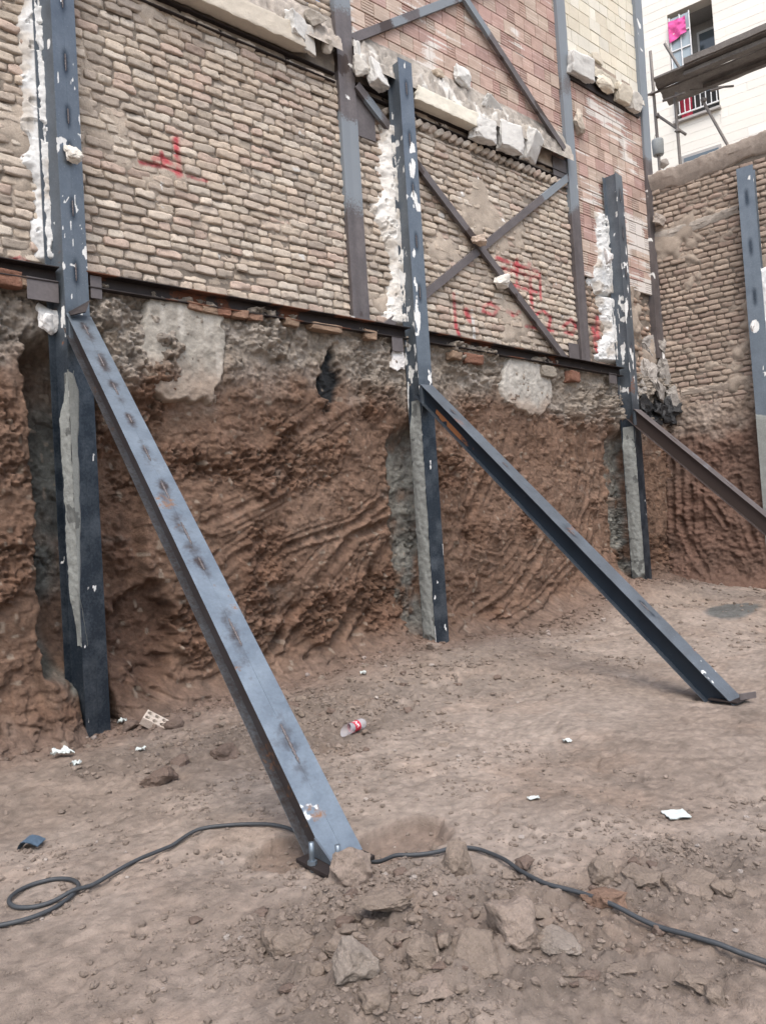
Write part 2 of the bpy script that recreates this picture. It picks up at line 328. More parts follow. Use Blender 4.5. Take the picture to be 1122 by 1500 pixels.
for k, x in enumerate((660, 676, 694)): G_A.append(([(x, 690), (x+2, 740), (x+3, 790+9*k)], 3.6, .025))
G_B = [([(x, 655+5*(k % 3)), (x+4, 720), (x+7, 775+9*(k % 2))], 3.5, .035) for k, x in enumerate((947, 958, 970, 983, 996, 1010, 1026))] + [([(1043,732),(1055,752),(1067,769)], 4, .05), ([(1000,760),(1015,800),(1040,835)], 5, .04), ([(960,790),(975,820),(985,850)], 5, .04), ([(1080,700),(1095,760),(1110,800)], 5, .04)]
bx = np.concatenate([[-6, -3, -1, 0, .6], np.arange(1.0, 7.0, .0112), np.arange(7.0, 12.12, .018)]); bz = np.arange(-.25, 3.96, .0125)
BX, BZ = np.meshgrid(bx, bz, indexing='ij'); P0 = np.stack([BX, BX*0+6.6, BZ], -1)
low = interp(BX, [(-6,6.4),(1.3,6.47),(1.66,6.5),(2.3,6.78),(2.8,6.74),(3.6,6.78),(4.5,6.74),(5.4,6.74),(6.2,6.74),(7,6.72),(9,6.7),(10.2,6.74),(10.8,6.68),(12.1,6.62)])
mid = interp(BX, [(-6,6.4),(1.3,6.45),(1.64,6.5),(2.3,6.80),(2.6,6.76),(2.95,6.66),(3.4,6.62),(4.3,6.58),(5.3,6.6),(5.6,6.66),(6.3,6.64),(7.2,6.60),(8.6,6.6),(10.1,6.66),(10.9,6.66),(12.1,6.6)])
top = interp(BX, [(-6,6.5),(1.3,6.53),(1.9,6.56),(2.4,6.55),(3,6.5),(3.6,6.5),(5,6.53),(6,6.56),(8,6.52),(10,6.55),(12.1,6.58)])
w1 = ss(.1, 1.4, BZ+.3*fbm(P0, .8, 2, 3)); w2 = ss(2.2, 3.3, BZ+.35*fbm(P0, 1.1, 2, 4))
BY = low*(1-w1)+mid*w1; BY = BY*(1-w2)+top*w2
px, py = proj(np.stack([BX, BY, BZ], -1))
wob = .07*fbm(P0, 2.5, 3, 6)+.05*fbm(P0, 9, 3, 7)
def slot(x0, x1, zt, dep, soft=.05):
    return dep*ss(x0-soft, x0+soft, BX+wob)*ss(x1+soft, x1-soft, BX+wob*.6)*ss(zt+.1, zt-.15, BZ+wob)
shaft = np.maximum(np.maximum(slot(1.73, 2.32, 3.35, .42, .025)*(1-.93*ss(.78, .40, BZ+.25*(BX-1.75)+.12*fbm(P0, 5, 3, 5))*ss(2.12, 2.0, BX)), slot(5.74, 6.22, 2.75, .16, .07)), slot(10.22, 10.75, 2.9, .15, .08))
BY = BY+shaft
BY = BY-.21*ss(.80, .35, BZ+.5*(BX-1.85)+.16*fbm(P0, 6, 3, 5))*ss(1.66, 1.76, BX)*ss(2.03, 1.97, BX)
# dark cavity to the right of the first post
cav = ss(1.15, .55, ((px-205-.06*(py-900))/52)**2+((py-925)/85)**2+.9*fbm(P0, 4, 4, 8)); BY = BY+.22*cav
BY = BY+.16*ss(1.2, .5, ((px-175)/40)**2+((py-760)/150)**2+.5*fbm(P0, 3, 3, 9))
hole2 = ss(1.2, .6, ((px-484)/15)**2+((py-552)/42)**2+1.5*fbm(P0, 9, 4, 12)); BY = BY+.10*hole2
big = fbm(P0, 1.5, 3, 2); BY = BY-.06*big
Rm = ss(.02, .24, fbm(P0, 1.25, 3, 19)+.22*ss(2.5, 3.2, BZ)-.10+.30*ss(3.1, 2.3, BX)*(BX > 2.2)+.2*ss(1.75, 1.6, BX))
BY = BY-(.02+.05*Rm)*fbm(P0*[1, 1, 1.2], 3.0, 3, 15)*1.6-.012*fbm(P0, 6, 3, 24)
cr = np.abs(fbm(P0*[1, 1, 1.15], 7, 4, 26, .6)); cr2 = np.abs(fbm(P0, 17, 3, 27, .6))
BY = BY-(.06+.80*Rm)*(.12*cr+.08*cr2+.018*fbm(P0, 38, 2, 29))-.009*fbm(P0, 24, 4, 36, .65)-.02*ss(.5, .7, vn(P0*13, 38))-.03*ss(.62, .75, vn(P0*7.3, 39))
tear = fbm(P0*[1, 1, 1.4], 4.5, 4, 30); BY = BY+.045*ss(.10, .135, tear)*ss(.5, .2, tear)*(.3+.7*Rm)
gmod = 1.0*np.clip(.65+1.0*fbm(P0, 1.9, 3, 72)+.5*fbm(P0, 9, 3, 71), .08, 1.4); wx = 5*fbm(P0, 2.2, 3, 73)+1.6*fbm(P0, 9, 3, 74); wy = 4*fbm(P0, 2.4, 3, 75)+1.6*fbm(P0, 10, 3, 76)
for pts, hw, dp in G_A:
    BY = BY+groove(px+wx, py+wy, pts, hw*.85, dp)*gmod
    for k, off in enumerate((-2.3, 2.1, 3.4)):
        p_ = np.array(pts, float); d_ = np.gradient(p_, axis=0); d_ /= np.linalg.norm(d_, axis=1, keepdims=True)+1e-6; p2_ = p_+np.stack([-d_[:, 1], d_[:, 0]], 1)*hw*off
        BY = BY+groove(px+wx*.8, py+wy*.8, [tuple(v_) for v_ in p2_], 2.2, .016)*np.clip(gmod-.15+.4*np.sin(k*3+hw), 0, 1.3)
BY = BY-.02*np.maximum(fbm(P0, 17, 3, 37), 0)*ss(2.8, 3.3, BZ)*3
gzb = ground_z(BX, BX*0+6.45, True)
hz = BZ-gzb; BY = BY-.30*np.exp(-np.maximum(hz, 0)/.13)*(1-.6*(shaft > .1))-.18*np.exp(-np.maximum(hz, 0)/.4)*(.5+.5*big)
BYtop = 6.62; BY = np.where(BZ > 3.9, BYtop, BY)
n1 = fbm(P0, 1.3, 4, 81); n2 = fbm(P0, 5, 3, 83)
clay = np.array([.140, .081, .054])+n1[..., None]*np.array([.032, .014, .008])+n2[..., None]*np.array([.02, .012, .01])
pale = np.array([.185, .122, .088]); pm = np.clip(.55*ss(.05, .35, n1)+.5*(1-Rm), 0, .9)[..., None]; cl = clay*(1-pm)+pale*pm
grey = np.array([.275, .238, .20])+n2[..., None]*.07
wg = ss(2.95, 3.45, BZ+.35*n1+.12*n2+.12*(BX > 9))[..., None]; bc = cl*(1-wg)+grey*wg
dk = np.clip(cav*.55+.35*ss(2.0, 2.4, BX)*ss(3.0, 2.5, BX)*ss(2.6, 1.8, BZ), 0, .6)[..., None]; bc = bc*(1-dk)+dk*np.array([.10, .056, .04])   # shade of the hollow painted into the red clay
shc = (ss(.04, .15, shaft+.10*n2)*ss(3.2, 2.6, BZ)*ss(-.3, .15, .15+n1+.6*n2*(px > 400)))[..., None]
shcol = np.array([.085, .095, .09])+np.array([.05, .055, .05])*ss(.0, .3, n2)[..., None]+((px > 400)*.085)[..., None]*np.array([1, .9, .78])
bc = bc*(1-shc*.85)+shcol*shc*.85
toe = ss(.28, .0, BZ-gzb+.15*n1)[..., None]*.8; bc = bc*(1-toe)+toe*np.array([.165, .118, .093])
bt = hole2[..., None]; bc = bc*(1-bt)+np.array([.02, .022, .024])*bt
bc = bc*np.clip(1+.5*fbm(P0, 26, 3, 93)+.3*fbm(P0*[1, 1, 1.6], 7, 3, 94), .4, 1.7)[..., None]; peb = ss(.60, .72, vn(P0*19, 95))[..., None]*.6; bc = bc*(1-peb)+peb*np.array([.30, .25, .2]); bc = np.clip(bc, .015, 1)
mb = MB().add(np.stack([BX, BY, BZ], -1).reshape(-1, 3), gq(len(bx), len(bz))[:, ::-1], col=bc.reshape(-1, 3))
tag(mb.build('soil_bank', M['bank'], origin=(0, 6.6, 0)), kind='structure')
def bank_y(X, Z):
    i = np.clip(np.searchsorted(bx, X), 0, len(bx)-1); j = np.clip(np.searchsorted(bz, Z), 0, len(bz)-1); return BY[i, j]
# right bank
ra = np.arange(-.45, 6.5, .022); rz = np.arange(-.2, 3.95, .02); RA, RZ_ = np.meshgrid(ra, rz, indexing='ij')
P1 = FR.w(RA, 0*RA, RZ_); px, py = proj(P1)
rb = fbm(P1, 1.5, 3, 102); D = -.02-.06*rb-.2*ss(3.0, .3, RZ_)
D = D-.08*fbm(P1, 3, 3, 115)-.09*np.abs(fbm(P1, 8, 4, 116, .6))-.05*np.abs(fbm(P1, 18, 3, 117, .6))-.02*fbm(P1, 13, 4, 125)-.008*fbm(P1, 30, 3, 126)
for pts, hw, dp in G_B: D = D+groove(px, py, pts, hw, dp)
hz = RZ_-.35; D = D-.35*np.exp(-np.maximum(hz, 0)/.15)
edge = ss(3.35, 3.9, RZ_+.28*fbm(P1, 1.8, 3, 131)); D = D*(1-edge)+.09*edge
n1 = fbm(P1, 1.3, 4, 181); n2 = fbm(P1, 5, 3, 183)
rc = np.array([.132, .082, .062])+n1[..., None]*np.array([.05, .02, .012]); gg = np.array([.27, .215, .175])+n2[..., None]*.05
wg = ss(2.75, 3.3, RZ_+.4*n1+.15*n2)[..., None]; rc = rc*(1-wg)+gg*wg
mb = MB().add(FR.w(RA, D, RZ_).reshape(-1, 3), gq(len(ra), len(rz))[:, ::-1], col=np.clip(rc, .02, 1).reshape(-1, 3))
tag(mb.build('soil_bank', M['bank'], origin=(12, 6.6, 0)), kind='structure')
# ------------------------------------------------------------------ masonry
def layout(a0, a1, z0, z1, L, H, g):
    R = []; z = z0; row = 0
    while z < z1-H*.4:
        h = min(H*g.uniform(.93, 1.07), z1-z); a = a0-(g.uniform(.1, .9)*L)
        while a < a1:
            l = L*(g.choice([1, 1, 1, .55, .8])*g.uniform(.92, 1.08)); b0, b1 = max(a, a0), min(a+l, a1)
            if b1-b0 > .04: R.append((b0, b1, z, z+h))
            a += l
        z += h; row += 1
    return R
def masonry(fr, rects, gap, dep, nx, nz, pal, g, d0=0, jd=.006, rot=.02, wav=.006, ribs=0, paint=None, keep=None, rnd=.1, pexp=5, colv=.10, wob=1.0, extra_rot=0, edge=.87, lip=.0045):
    mb = MB(); crisp = pexp > 10
    for (a0, a1, z0, z1) in rects:
        if keep is not None and not keep((a0+a1)/2, (z0+z1)/2): continue
        hw = (a1-a0)/2-gap*.4*g.uniform(.3, .8); hh = (z1-z0)/2-gap*.55*g.uniform(.3, .9)
        if hw < .01: continue
        e0 = min(.0015 if crisp else .003, hw*.2, hh*.2); e1 = min(.004 if crisp else .006, hw*.4, hh*.4)
        def ax1(h, n): k = np.linspace(-1+e1/h, 1-e1/h, n); return np.concatenate([[-1, -1+e0/h], k, [1-e0/h, 1]])
        u = ax1(hw, 2 if crisp else max(3, nx-4)); v = np.linspace(-1, 1, nz) if ribs else ax1(hh, 2 if crisp else max(3, nz-4)); U, Vv = np.meshgrid(u, v, indexing='ij'); q = gq(len(u), len(v))[:, ::-1]
        ph = g.uniform(0, 50, 3); A0_ = U*hw; Z0_ = Vv*hh; Pn = np.stack([A0_+ph[0], Z0_+ph[1], U*0+ph[2]], -1)
        de = np.minimum(hw*(1-np.abs(U)), hh*(1-np.abs(Vv)))
        if not crisp: de = de-.012*np.maximum(fbm(Pn, 11, 3, 15)-.08, 0)*1.5-.4*np.maximum(0, .014-np.hypot(hw*(1-np.abs(U)), hh*(1-np.abs(Vv))))
        prof = ss(-.001, (.0035 if crisp else .0055)*(edge/.87), de)
        du = U*(1-rnd*.35*Vv**2)*hw; dv = Vv*(1-rnd*U**4*g.uniform(.5, 2))*hh; th = g.normal()*rot+extra_rot; c, sn = math.cos(th), math.sin(th)
        a = (a0+a1)/2+du*c-dv*sn; z = (z0+z1)/2+du*sn+dv*c
        wb = .1 if crisp else wob; a = a+wav*fbm(Pn, 9, 2, 3)*wb; z = z+wav*fbm(Pn, 9, 2, 4)*wb
        d = d0+g.normal()*jd+dep*(1-prof)+U*g.normal()*(.0004 if crisp else .003)+Vv*(g.normal()*(.0004 if crisp else .004)+lip*(not ribs)*(pexp < 10))
        d = d-.005*wb*fbm(Pn, 16, 3, 6)-.0025*wb*fbm(Pn, 55, 2, 7)+.008*wb*ss(.25, .4, fbm(Pn, 13, 3, 16))
        if ribs: d = d+.006*(np.abs(((Vv*.5+.5)*ribs) % 1-.5) > .36)*(np.abs(U) < .96)
        Pw = fr.w(a, d, z)
        c0 = np.array(pal[g.integers(len(pal))])*(1+g.normal()*colv)
        cc = c0*(1+(.04 if crisp else .14)*fbm(Pn, 20, 3, 8))[..., None]
        if ribs: cc = cc+(.10*(np.abs(((Vv*.5+.5)*ribs) % 1-.5) < .30)*ss(-.1, .4, fbm(Pn*[1, 5, 1], 5, 3, 18)))[..., None]*np.array([1, .95, .88])
        m = paint(Pw) if paint else None
        mb.add(Pw.reshape(-1, 3), q, col=np.clip(cc, .02, .95).reshape(-1, 3), msk=None if m is None else m.reshape(-1, 3))
    return mb
def mortar(mb, fr, a0, a1, z0, z1, d, amp, col, st=.028, paint=None, seed=0, fill=.0):
    a = np.linspace(a0, a1, max(3, int((a1-a0)/st))); z = np.linspace(z0, z1, max(3, int((z1-z0)/st))); A, Z = np.meshgrid(a, z, indexing='ij')
    P = fr.w(A, A*0, Z); n = fbm(P, 9, 4, 200+seed); big = fbm(P, 1.6, 3, 210+seed)
    D = d-amp*n*1.2-fill*ss(.12, .5, big+.3*n)
    c = np.array(col)*(1+.25*fbm(P, 4, 3, 220+seed))[..., None]
    if fill: c = c*(.62+.55*ss(.0, .35, big+.3*n))[..., None]
    Pw = fr.w(A, D, Z); m = paint(Pw) if paint else np.zeros(Pw.shape)
    return mb.add(Pw.reshape(-1, 3), gq(len(a), len(z))[:, ::-1], col=c.reshape(-1, 3), msk=m.reshape(-1, 3))
S1 = [([(258,204),(260,228),(263,256)], 5), ([(226,232),(238,232),(252,240)], 4.5), ([(206,238),(222,241),(240,244)], 3.5), ([(240,243),(266,256)], 3), ([(275,258),(288,262),(303,265)], 2.6), ([(237,223),(240,240)], 3), ([(18,382),(30,378),(42,384)], 4)]
S2 = [([(664,430),(668,480),(676,500)], 2.6), ([(682,455),(688,470)], 4.5), ([(708,450),(718,444),(730,452),(722,462),(708,456)], 3), ([(744,456),(752,462),(760,458)], 3.5), ([(728,378),(755,388),(786,397)], 3.6), ([(735,392),(760,400),(790,408)], 3), ([(757,380),(757,440)], 2.6), ([(775,385),(780,470)], 2.8), ([(750,418),(785,428)], 3), ([(742,402),(746,420)], 2.6), ([(790,400),(792,440)], 2),
      ([(783,462),(795,455),(806,465),(803,480),(790,482)], 2.6), ([(770,478),(810,485)], 2.2), ([(825,478),(836,468),(844,478),(838,490),(828,486)], 3), ([(874,465),(876,500),(878,525)], 3.5), ([(868,480),(874,515)], 3)]
def graffiti(P):
    px, py = proj(P); m = np.zeros(P.shape); r = np.zeros(px.shape)
    for S, gain in ((S1, 1), (S2, .95)):
        for pts, w in S:
            x0 = min(p[0] for p in pts)-12; x1 = max(p[0] for p in pts)+12
            if px.max() < x0 or px.min() > x1: continue
            r = np.maximum(r, gain*ss(w*1.6, w*.3, segdist(px, py, pts)))
    m[..., 1] = r*(.8+.7*fbm(P, 12, 2, 301))
    wd = ss(3.2, 1.5, segdist(px, py, [(691, 455), (693, 478), (695, 497)]))*(fbm(P, 14, 2, 302) > -.1)
    m[..., 0] = np.maximum(wd, ss(.52, .66, fbm(P, 5, 4, 303))*.7)
    return m
G = np.random.default_rng(21)
PAL = [(.44,.375,.305),(.43,.36,.29),(.41,.34,.275),(.45,.39,.325),(.40,.33,.27),(.385,.33,.275),(.47,.415,.35),(.41,.32,.265),(.375,.32,.27),(.35,.295,.245)]
building = empty('exposed_building', (6.5, WY, 3.9), 'stripped neighbouring house with old brick infill, steel columns and broken slab edges above the bank', 'building')
def kP(x, z): return True
r1 = layout(.2, 5.26, 3.92, 6.84, .245, .090, G)
mb = masonry(FM, r1, .007, .030, 15, 10, PAL, G, paint=graffiti, jd=.007, rot=.02, wav=.008); mb.build('brick_infill', M['brick'], building)
mortar(MB(), FM, .2, 5.3, 3.86, 7.3, .022, .006, (.33,.28,.23), paint=graffiti, fill=.03).build('mortar_bed', M['mortar'], building)
r2 = layout(5.46, 9.62, 3.92, 6.60, .245, .090, G)
mb = masonry(FM, r2, .007, .030, 14, 9, PAL, G, paint=graffiti, jd=.008, rot=.022, wav=.008)
a = 5.6
mbs = masonry(FM, [(5.9+.125*k, 5.9+.125*k+.17, 6.635, 6.72) for k in range(29)], .004, .05, 11, 8, PAL, G, d0=-.035, extra_rot=.55, lip=0, pexp=9, edge=.92)
mb.add(np.concatenate(mbs.V), np.concatenate(mbs.Q), col=np.concatenate(mbs.C)).build('brick_infill', M['brick'], building)
mortar(MB(), FM, 5.4, 9.7, 3.86, 7.25, .022, .006, (.33,.28,.23), paint=graffiti, seed=3, fill=.03).build('mortar_bed', M['mortar'], building)
PAL3 = [(.36,.27,.205),(.33,.245,.19),(.30,.235,.19),(.38,.29,.23),(.31,.22,.17)]
r3 = layout(9.8, 11.95, 3.25, 5.3, .23, .090, G); mb = masonry(FM, r3, .006, .034, 8, 6, PAL3, G, d0=.04, paint=graffiti, jd=.012, rot=.04, wav=.012); mb.build('brick_infill', M['brick'], building)
mortar(MB(), FM, 9.7, 12.1, 3.0, 5.4, .055, .025, (.27,.225,.185), paint=graffiti, seed=4, fill=.07).build('mortar_bed', M['mortar'], building)
PALB = [(.40,.28,.235),(.42,.315,.26),(.375,.25,.22),(.43,.34,.28),(.385,.255,.22),(.41,.295,.245)]
def smear(P):
    m = np.zeros(P.shape); n = fbm(P*[1, 1, 1.0], 2.2, 4, 311)+.35*vn(P*[2, 2, 34], 312); rx = .34*ss(10.6, 11.3, P[..., 0])*ss(9, 6, P[..., 2]); m[..., 0] = .8*ss(.05, .5, n+rx); return m
rb_ = layout(5.46, 9.63, 7.0, 11.6, .27, .2, G); masonry(FM, rb_, .009, .02, 5, 41, PALB, G, d0=.008, jd=.0012, rot=.002, wav=.002, ribs=5, rnd=.01, pexp=12, wob=.3, paint=smear, colv=.07).build('clay_block_infill', M['block'], building, smooth=False)
mortar(MB(), FM, 5.4, 9.7, 7.0, 11.8, .027, .002, (.34,.27,.22), st=.08, seed=6).build('mortar_bed', M['mortar'], building)
rb_ = layout(9.8, 11.9, 5.34, 8.5, .25, .2, G); masonry(FM, rb_, .009, .02, 5, 41, PALB, G, d0=-.02, jd=.0012, rot=.002, wav=.002, ribs=5, rnd=.01, pexp=12, wob=.3, paint=smear, colv=.07).build('clay_block_infill', M['block'], building, smooth=False)
mortar(MB(), FM, 9.8, 11.95, 5.34, 9.0, -.002, .002, (.33,.27,.22), st=.08, seed=7).build('mortar_bed', M['mortar'], building)
rb_ = layout(9.8, 12.05, 8.72, 13, .3, .2, G); masonry(FM, rb_, .008, .015, 6, 5, [(.62,.58,.48),(.59,.54,.44),(.63,.60,.52)], G, d0=.0, jd=.003, rot=.003, wav=.003, rnd=.01, pexp=14, wob=.3, colv=.04).build('cream_block_infill', M['cream'], building, smooth=False)
mortar(MB(), FM, 9.8, 12.05, 8.7, 13, .014, .002, (.4,.36,.3), st=.08, seed=8).build('mortar_bed', M['mortar'], building)
r4 = layout(1.0, 5.26, 7.35, 8.6, .215, .089, G); masonry(FM, r4, .006, .034, 7, 5, PAL, G, d0=.02).build('brick_infill', M['brick'], building)
# old columns, braces, gussets, floor beams
def colm(a0, a1, z0, z1, lean=0, d0=-.05, dep=.09, seed=0, msk=None):
    na, nz = 7, int((z1-z0)/.05); out = MB()
    prof = [(a0, d0+dep)] + [(a0+(a1-a0)*t, d0+(.006 if abs(t-.5) < .06 else 0)) for t in (0, .04, .2, .46, .5, .54, .8, .96, 1)] + [(a1, d0+dep)]
    prof = np.array(prof); z = np.linspace(z0, z1, nz); A = prof[:, 0][:, None]+lean*(z-z0)[None]+0*z; D_ = prof[:, 1][:, None]+0*z[None]; Z = z[None]+0*A
    P = FM.w(A, D_, Z); P = P+.002*np.stack([fbm(P, 7, 2, 400+seed), fbm(P, 7, 2, 401+seed), 0*A], -1)
    m = np.zeros(P.shape); m[..., 1] = ss(.1, .5, fbm(P, .7, 3, 403+seed)+.16*(Z-4.7)+.08); m[..., 0] = ss(.45, .6, fbm(P, 6, 3, 404+seed)+.25*(Z < z0+.12)); m[..., 2] = ss(.3, .5, fbm(P, 3, 3, 405+seed))
    return out.add(P.reshape(-1, 3), gq(len(prof), nz)[:, ::-1], col=(.13, .12, .12), msk=m.reshape(-1, 3))
colm(5.23, 5.47, 4.0, 12, seed=1).build('steel_column', M['oldsteel'], building, smooth=False)
colm(9.60, 9.82, 3.98, 13, seed=2).build('steel_column', M['oldsteel'], building, smooth=False)
colm(11.80, 12.02, 4.25, 14, lean=.02, d0=-.06, dep=.14, seed=3).build('steel_column', M['oldsteel'], building, smooth=False)
def brace(p0, p1, wid=.105, d=-.045, th=.03, name='diagonal_brace'):
    (a0, z0), (a1, z1) = p0, p1; L = math.hypot(a1-a0, z1-z0); t = np.array([(a1-a0)/L, 0, (z1-z0)/L]); n = np.array([0, 1, 0]); s = np.cross(n, t); b = MB()
    c = np.array([(a0+a1)/2, WY+d, (z0+z1)/2]); k = max(4, int(L/.1))
    for off, w_, dd, t_ in ((0, wid, .0, .012), (wid/2-.006, .012, .022, .045), (-wid/2+.006, .012, .022, .045)):
        V, Q = boxm(c+s*off+n*dd, (L, t_, w_), (t, n, s), seg=(k, 1, 3), r=.003, amp=.004, fr=5, seed=int(L*10)); P = V
        m = np.zeros(V.shape); m[:, 1] = ss(.15, .5, fbm(P, 1.2, 3, 431)+.1*(P[:, 2]-6)); m[:, 2] = ss(.2, .45, fbm(P, 3, 3, 432)); b.add(V, Q, msk=m)
    return b.build(name, M['oldsteel'], building, smooth=False)
brace((5.48, 6.80), (9.25, 3.88), d=-.075); brace((5.48, 3.80), (9.6, 6.81), d=-.045)
brace((5.48, 7.37), (9.6, 10.2), d=-.045); brace((5.9, 9.87), (9.6, 7.14), d=-.075)
def plate(fr, a, d, z, dims, seed=0, mt='darksteel', parent=None, name='gusset_plate', rotz=0):
    t = np.array([fr.al[0], fr.al[1], 0]); n = np.array([fr.into[0], fr.into[1], 0]); c = fr.w(np.array(a), np.array(d), np.array(z)); V, Q = boxm(c, dims, (t, n, (0, 0, 1)), seg=(3, 1, 3), r=.003, amp=.002, seed=seed)
    return MB().add(V, Q).build(name, M[mt], parent, smooth=False)
plate(FM, 5.62, -.01, 6.5, (.3, .012, .55), 3, 'oldsteel', building); plate(FM, 9.42, -.02, 6.85, (.34, .012, .42), 4, 'oldsteel', building); plate(FM, 9.45, -.02, 4.1, (.25, .012, .25), 5, 'oldsteel', building)
for (x0, x1) in ((.2, 5.2), (5.5, 9.58)):
    mb = MB()
    for dz, dd, h, t_ in ((0, .03, .10, .012), (.05, .0, .012, .07), (-.05, .0, .012, .07)):
        V, Q = boxm(((x0+x1)/2, WY+.0+dd, 6.805+dz), (x1-x0, t_, h), seg=(30, 1, 2), r=.003, amp=.003, seed=7); mb.add(V, Q)
    mb.build('floor_beam', M['darksteel'], building, smooth=False)
V, Q = boxm((10.8, WY-.02, 8.5), (2.0, .06, .14), seg=(20, 1, 2), r=.003); MB().add(V, Q).build('floor_beam', M['darksteel'], building, smooth=False)
# broken slab edges with rubble on top
WHT = (.60, .59, .56); TAN = (.52, .47, .395)
def slabedge(x0, x1, z, h, dep, col, seed, dy=0):
    V, Q = boxm(((x0+x1)/2, WY-.02-dep/2+dy, z), (x1-x0, dep, h), seg=(int((x1-x0)/.03), 6, 7), r=.008, amp=.007, fr=9, seed=seed); V = V+.006*np.stack([0*V[:, 0], fbm(V, 24, 3, seed+9), fbm(V, 22, 3, seed+10)], -1)
    e = ss(x1-.10, x1, V[:, 0])+ss(x0+.06, x0, V[:, 0]); V = V+np.stack([-.12*e*(fbm(V, 6, 3, seed+40)+.2), .04*e*fbm(V, 7, 3, seed+41), .06*e*fbm(V, 7, 3, seed+42)], -1)
    c = np.array(col)*(1+.1*fbm(V, 4, 3, seed+43))[:, None]
    return MB().add(V, Q, col=c).build('slab_edge', M['plaster'], building)
slabedge(.5, 4.72, 7.0, .22, .16, TAN, 51); slabedge(6.32, 7.50, 6.95, .19, .17, (.72,.68,.58), 52)
def rubble(fr, a0, a1, zf, zb, df, db, col, seed, amp=.06, keep=None):
    a = np.arange(a0, a1, .014); t = np.linspace(0, 1, 34); A, T = np.meshgrid(a, t, indexing='ij'); P = fr.w(A, T*.35, T*.0+zf)
    n = np.abs(fbm(P, 9, 4, seed)); n2 = fbm(P, 3, 3, seed+1); n3 = fbm(P, 20, 3, seed+2)-.8*np.abs(fbm(P, 13, 3, seed+6))
    Z = zf+(zb-zf)*T**1.3+(amp*n*1.6+amp*n2+.032*n3)*np.sin(np.pi*np.clip(T*1.1, 0, 1))**.5; D_ = df+(db-df)*T-(amp*.7*n2+amp*.5*n+.02*n3)*np.sin(np.pi*T)
    c = np.array(col)*(1+.3*n2+.3*n3)[..., None]; w_ = ss(.25, .5, fbm(P, 6, 3, seed+4))[..., None]; c = c*(1-w_)+w_*np.array([.6, .58, .54])
    return MB().add(fr.w(A, D_, Z).reshape(-1, 3), gq(len(a), len(t))[:, ::-1], col=np.clip(c, .03, .9).reshape(-1, 3)).build('rubble_fill', M['concrete'], building)
rubble(FM, 3.2, 5.24, 7.06, 7.55, -.16, .02, (.36,.32,.28), 61, .07); rubble(FM, .4, 3.2, 7.1, 7.4, -.12, .02, (.36,.32,.28), 64, .05)
rubble(FM, 5.46, 9.6, 7.0, 7.52, -.17, .01, (.33,.30,.265), 62, .075); rubble(FM, 9.8, 11.9, 8.62, 8.95, -.14, .0, (.42,.38,.31), 63, .05)
def chunk(px, py, w, h, label, col=WHT, d=-.16, fr=FM, box=True, seed=0, deep=.16, sub=5, tilt=0, yaw=None, mt='plaster', cat='rubble', name='plaster_chunk', group=None, rough=.10, planes=9):
    q = fr.on(px, py, d); c = fr.w(q[0], d, q[1]); s = np.linalg.norm(c-[0, 0, EYE])/FOC
    V, F = rockm(c, (w*s*1.18, deep, h*s), seed+100, sub=sub, planes=planes, rough=rough, box=box, yaw=(0.15*math.sin(seed) if yaw is None else yaw), tilt=tilt)
    cc = np.array(col)*(1+.12*fbm(V, 6, 3, seed+5))[:, None]
    return tag(MB().add(V, T=F, col=np.clip(cc, .02, .9)).build(name, M[mt]), label, cat, group)
CH = [(434,42,26,30,'white angular plaster block at the broken end of the left slab edge, lying on top',0,.35),(452,58,20,36,'thin upright plaster shard hanging off the end of the left slab edge',.0,.25),(418,28,22,24,'small white plaster piece lying on the left slab edge behind its broken end',.3,0),(462,30,26,22,'grey white rubble lump just left of the rusty steel column top',.2,0),(478,68,14,18,'little pale lump tucked beside the rusty column under the rubble',.0,0),
      (528,96,26,34,'pale plaster lump in the gap between rusty column and second post',0,0),(552,112,30,34,'white square plaster block left of the top of the second post',-.2,.3),(523,72,10,22,'thin white shard sticking up right of the rusty column',0,.5),(620,135,20,22,'ragged white lump immediately right of the second post top',0,0),(640,148,22,14,'flat white flake on the cream slab edge',.2,0),
      (708,192,34,30,'rounded white plaster block next to the cream slab edge',0,0),(746,203,40,38,'largest white plaster block on the middle ledge',0,0),(779,214,26,40,'white plaster block at the right end of the middle ledge',.4,.3),(722,158,44,18,'flat white plaster plate leaning on the clay blocks above the ledge',.55,.3),(677,112,26,30,'tan broken stone with a white top standing on the middle ledge',0,0),(640,108,16,16,'small pinkish stone on the middle ledge near the second post',0,0),(772,192,24,22,'grey rubble lump on the middle ledge near its right end',0,0),(790,205,20,24,'brownish rubble lump next to the foot of the upper diagonal brace',0,0),
      (849,98,38,28,'large white block at the left end of the upper right ledge',.2,0),(886,124,30,22,'cream plaster lump in the middle of the upper right ledge',.0,0),(912,138,26,22,'cream squared block on the upper right ledge',.2,0),(928,150,20,22,'pale block at the right end of the upper right ledge by the corner column',.2,0),(875,86,24,12,'flat cream flake on top of the upper right ledge',.2,0)]
for k, (x, y, w, h, lb, tl, yw) in enumerate(CH):
    col = WHT if 'white' in lb else ((.5,.42,.33) if ('tan' in lb or 'pink' in lb or 'brown' in lb) else ((.62,.56,.46) if 'cream' in lb else (.55,.52,.47)))
    if 'rubble' in lb: col = (.40,.36,.31)
    chunk(x, y, w, h, lb, col, d=(-.03 if ('clay blocks' in lb or 'standing' in lb or 'small pinkish' in lb or 'on top of the upper' in lb or 'behind' in lb) else -.12), seed=k*7+3, tilt=tl, yaw=yw, box=('block' in lb or 'plate' in lb or 'shard' in lb), deep=.05 if ('shard' in lb or 'plate' in lb or 'flake' in lb) else .15)
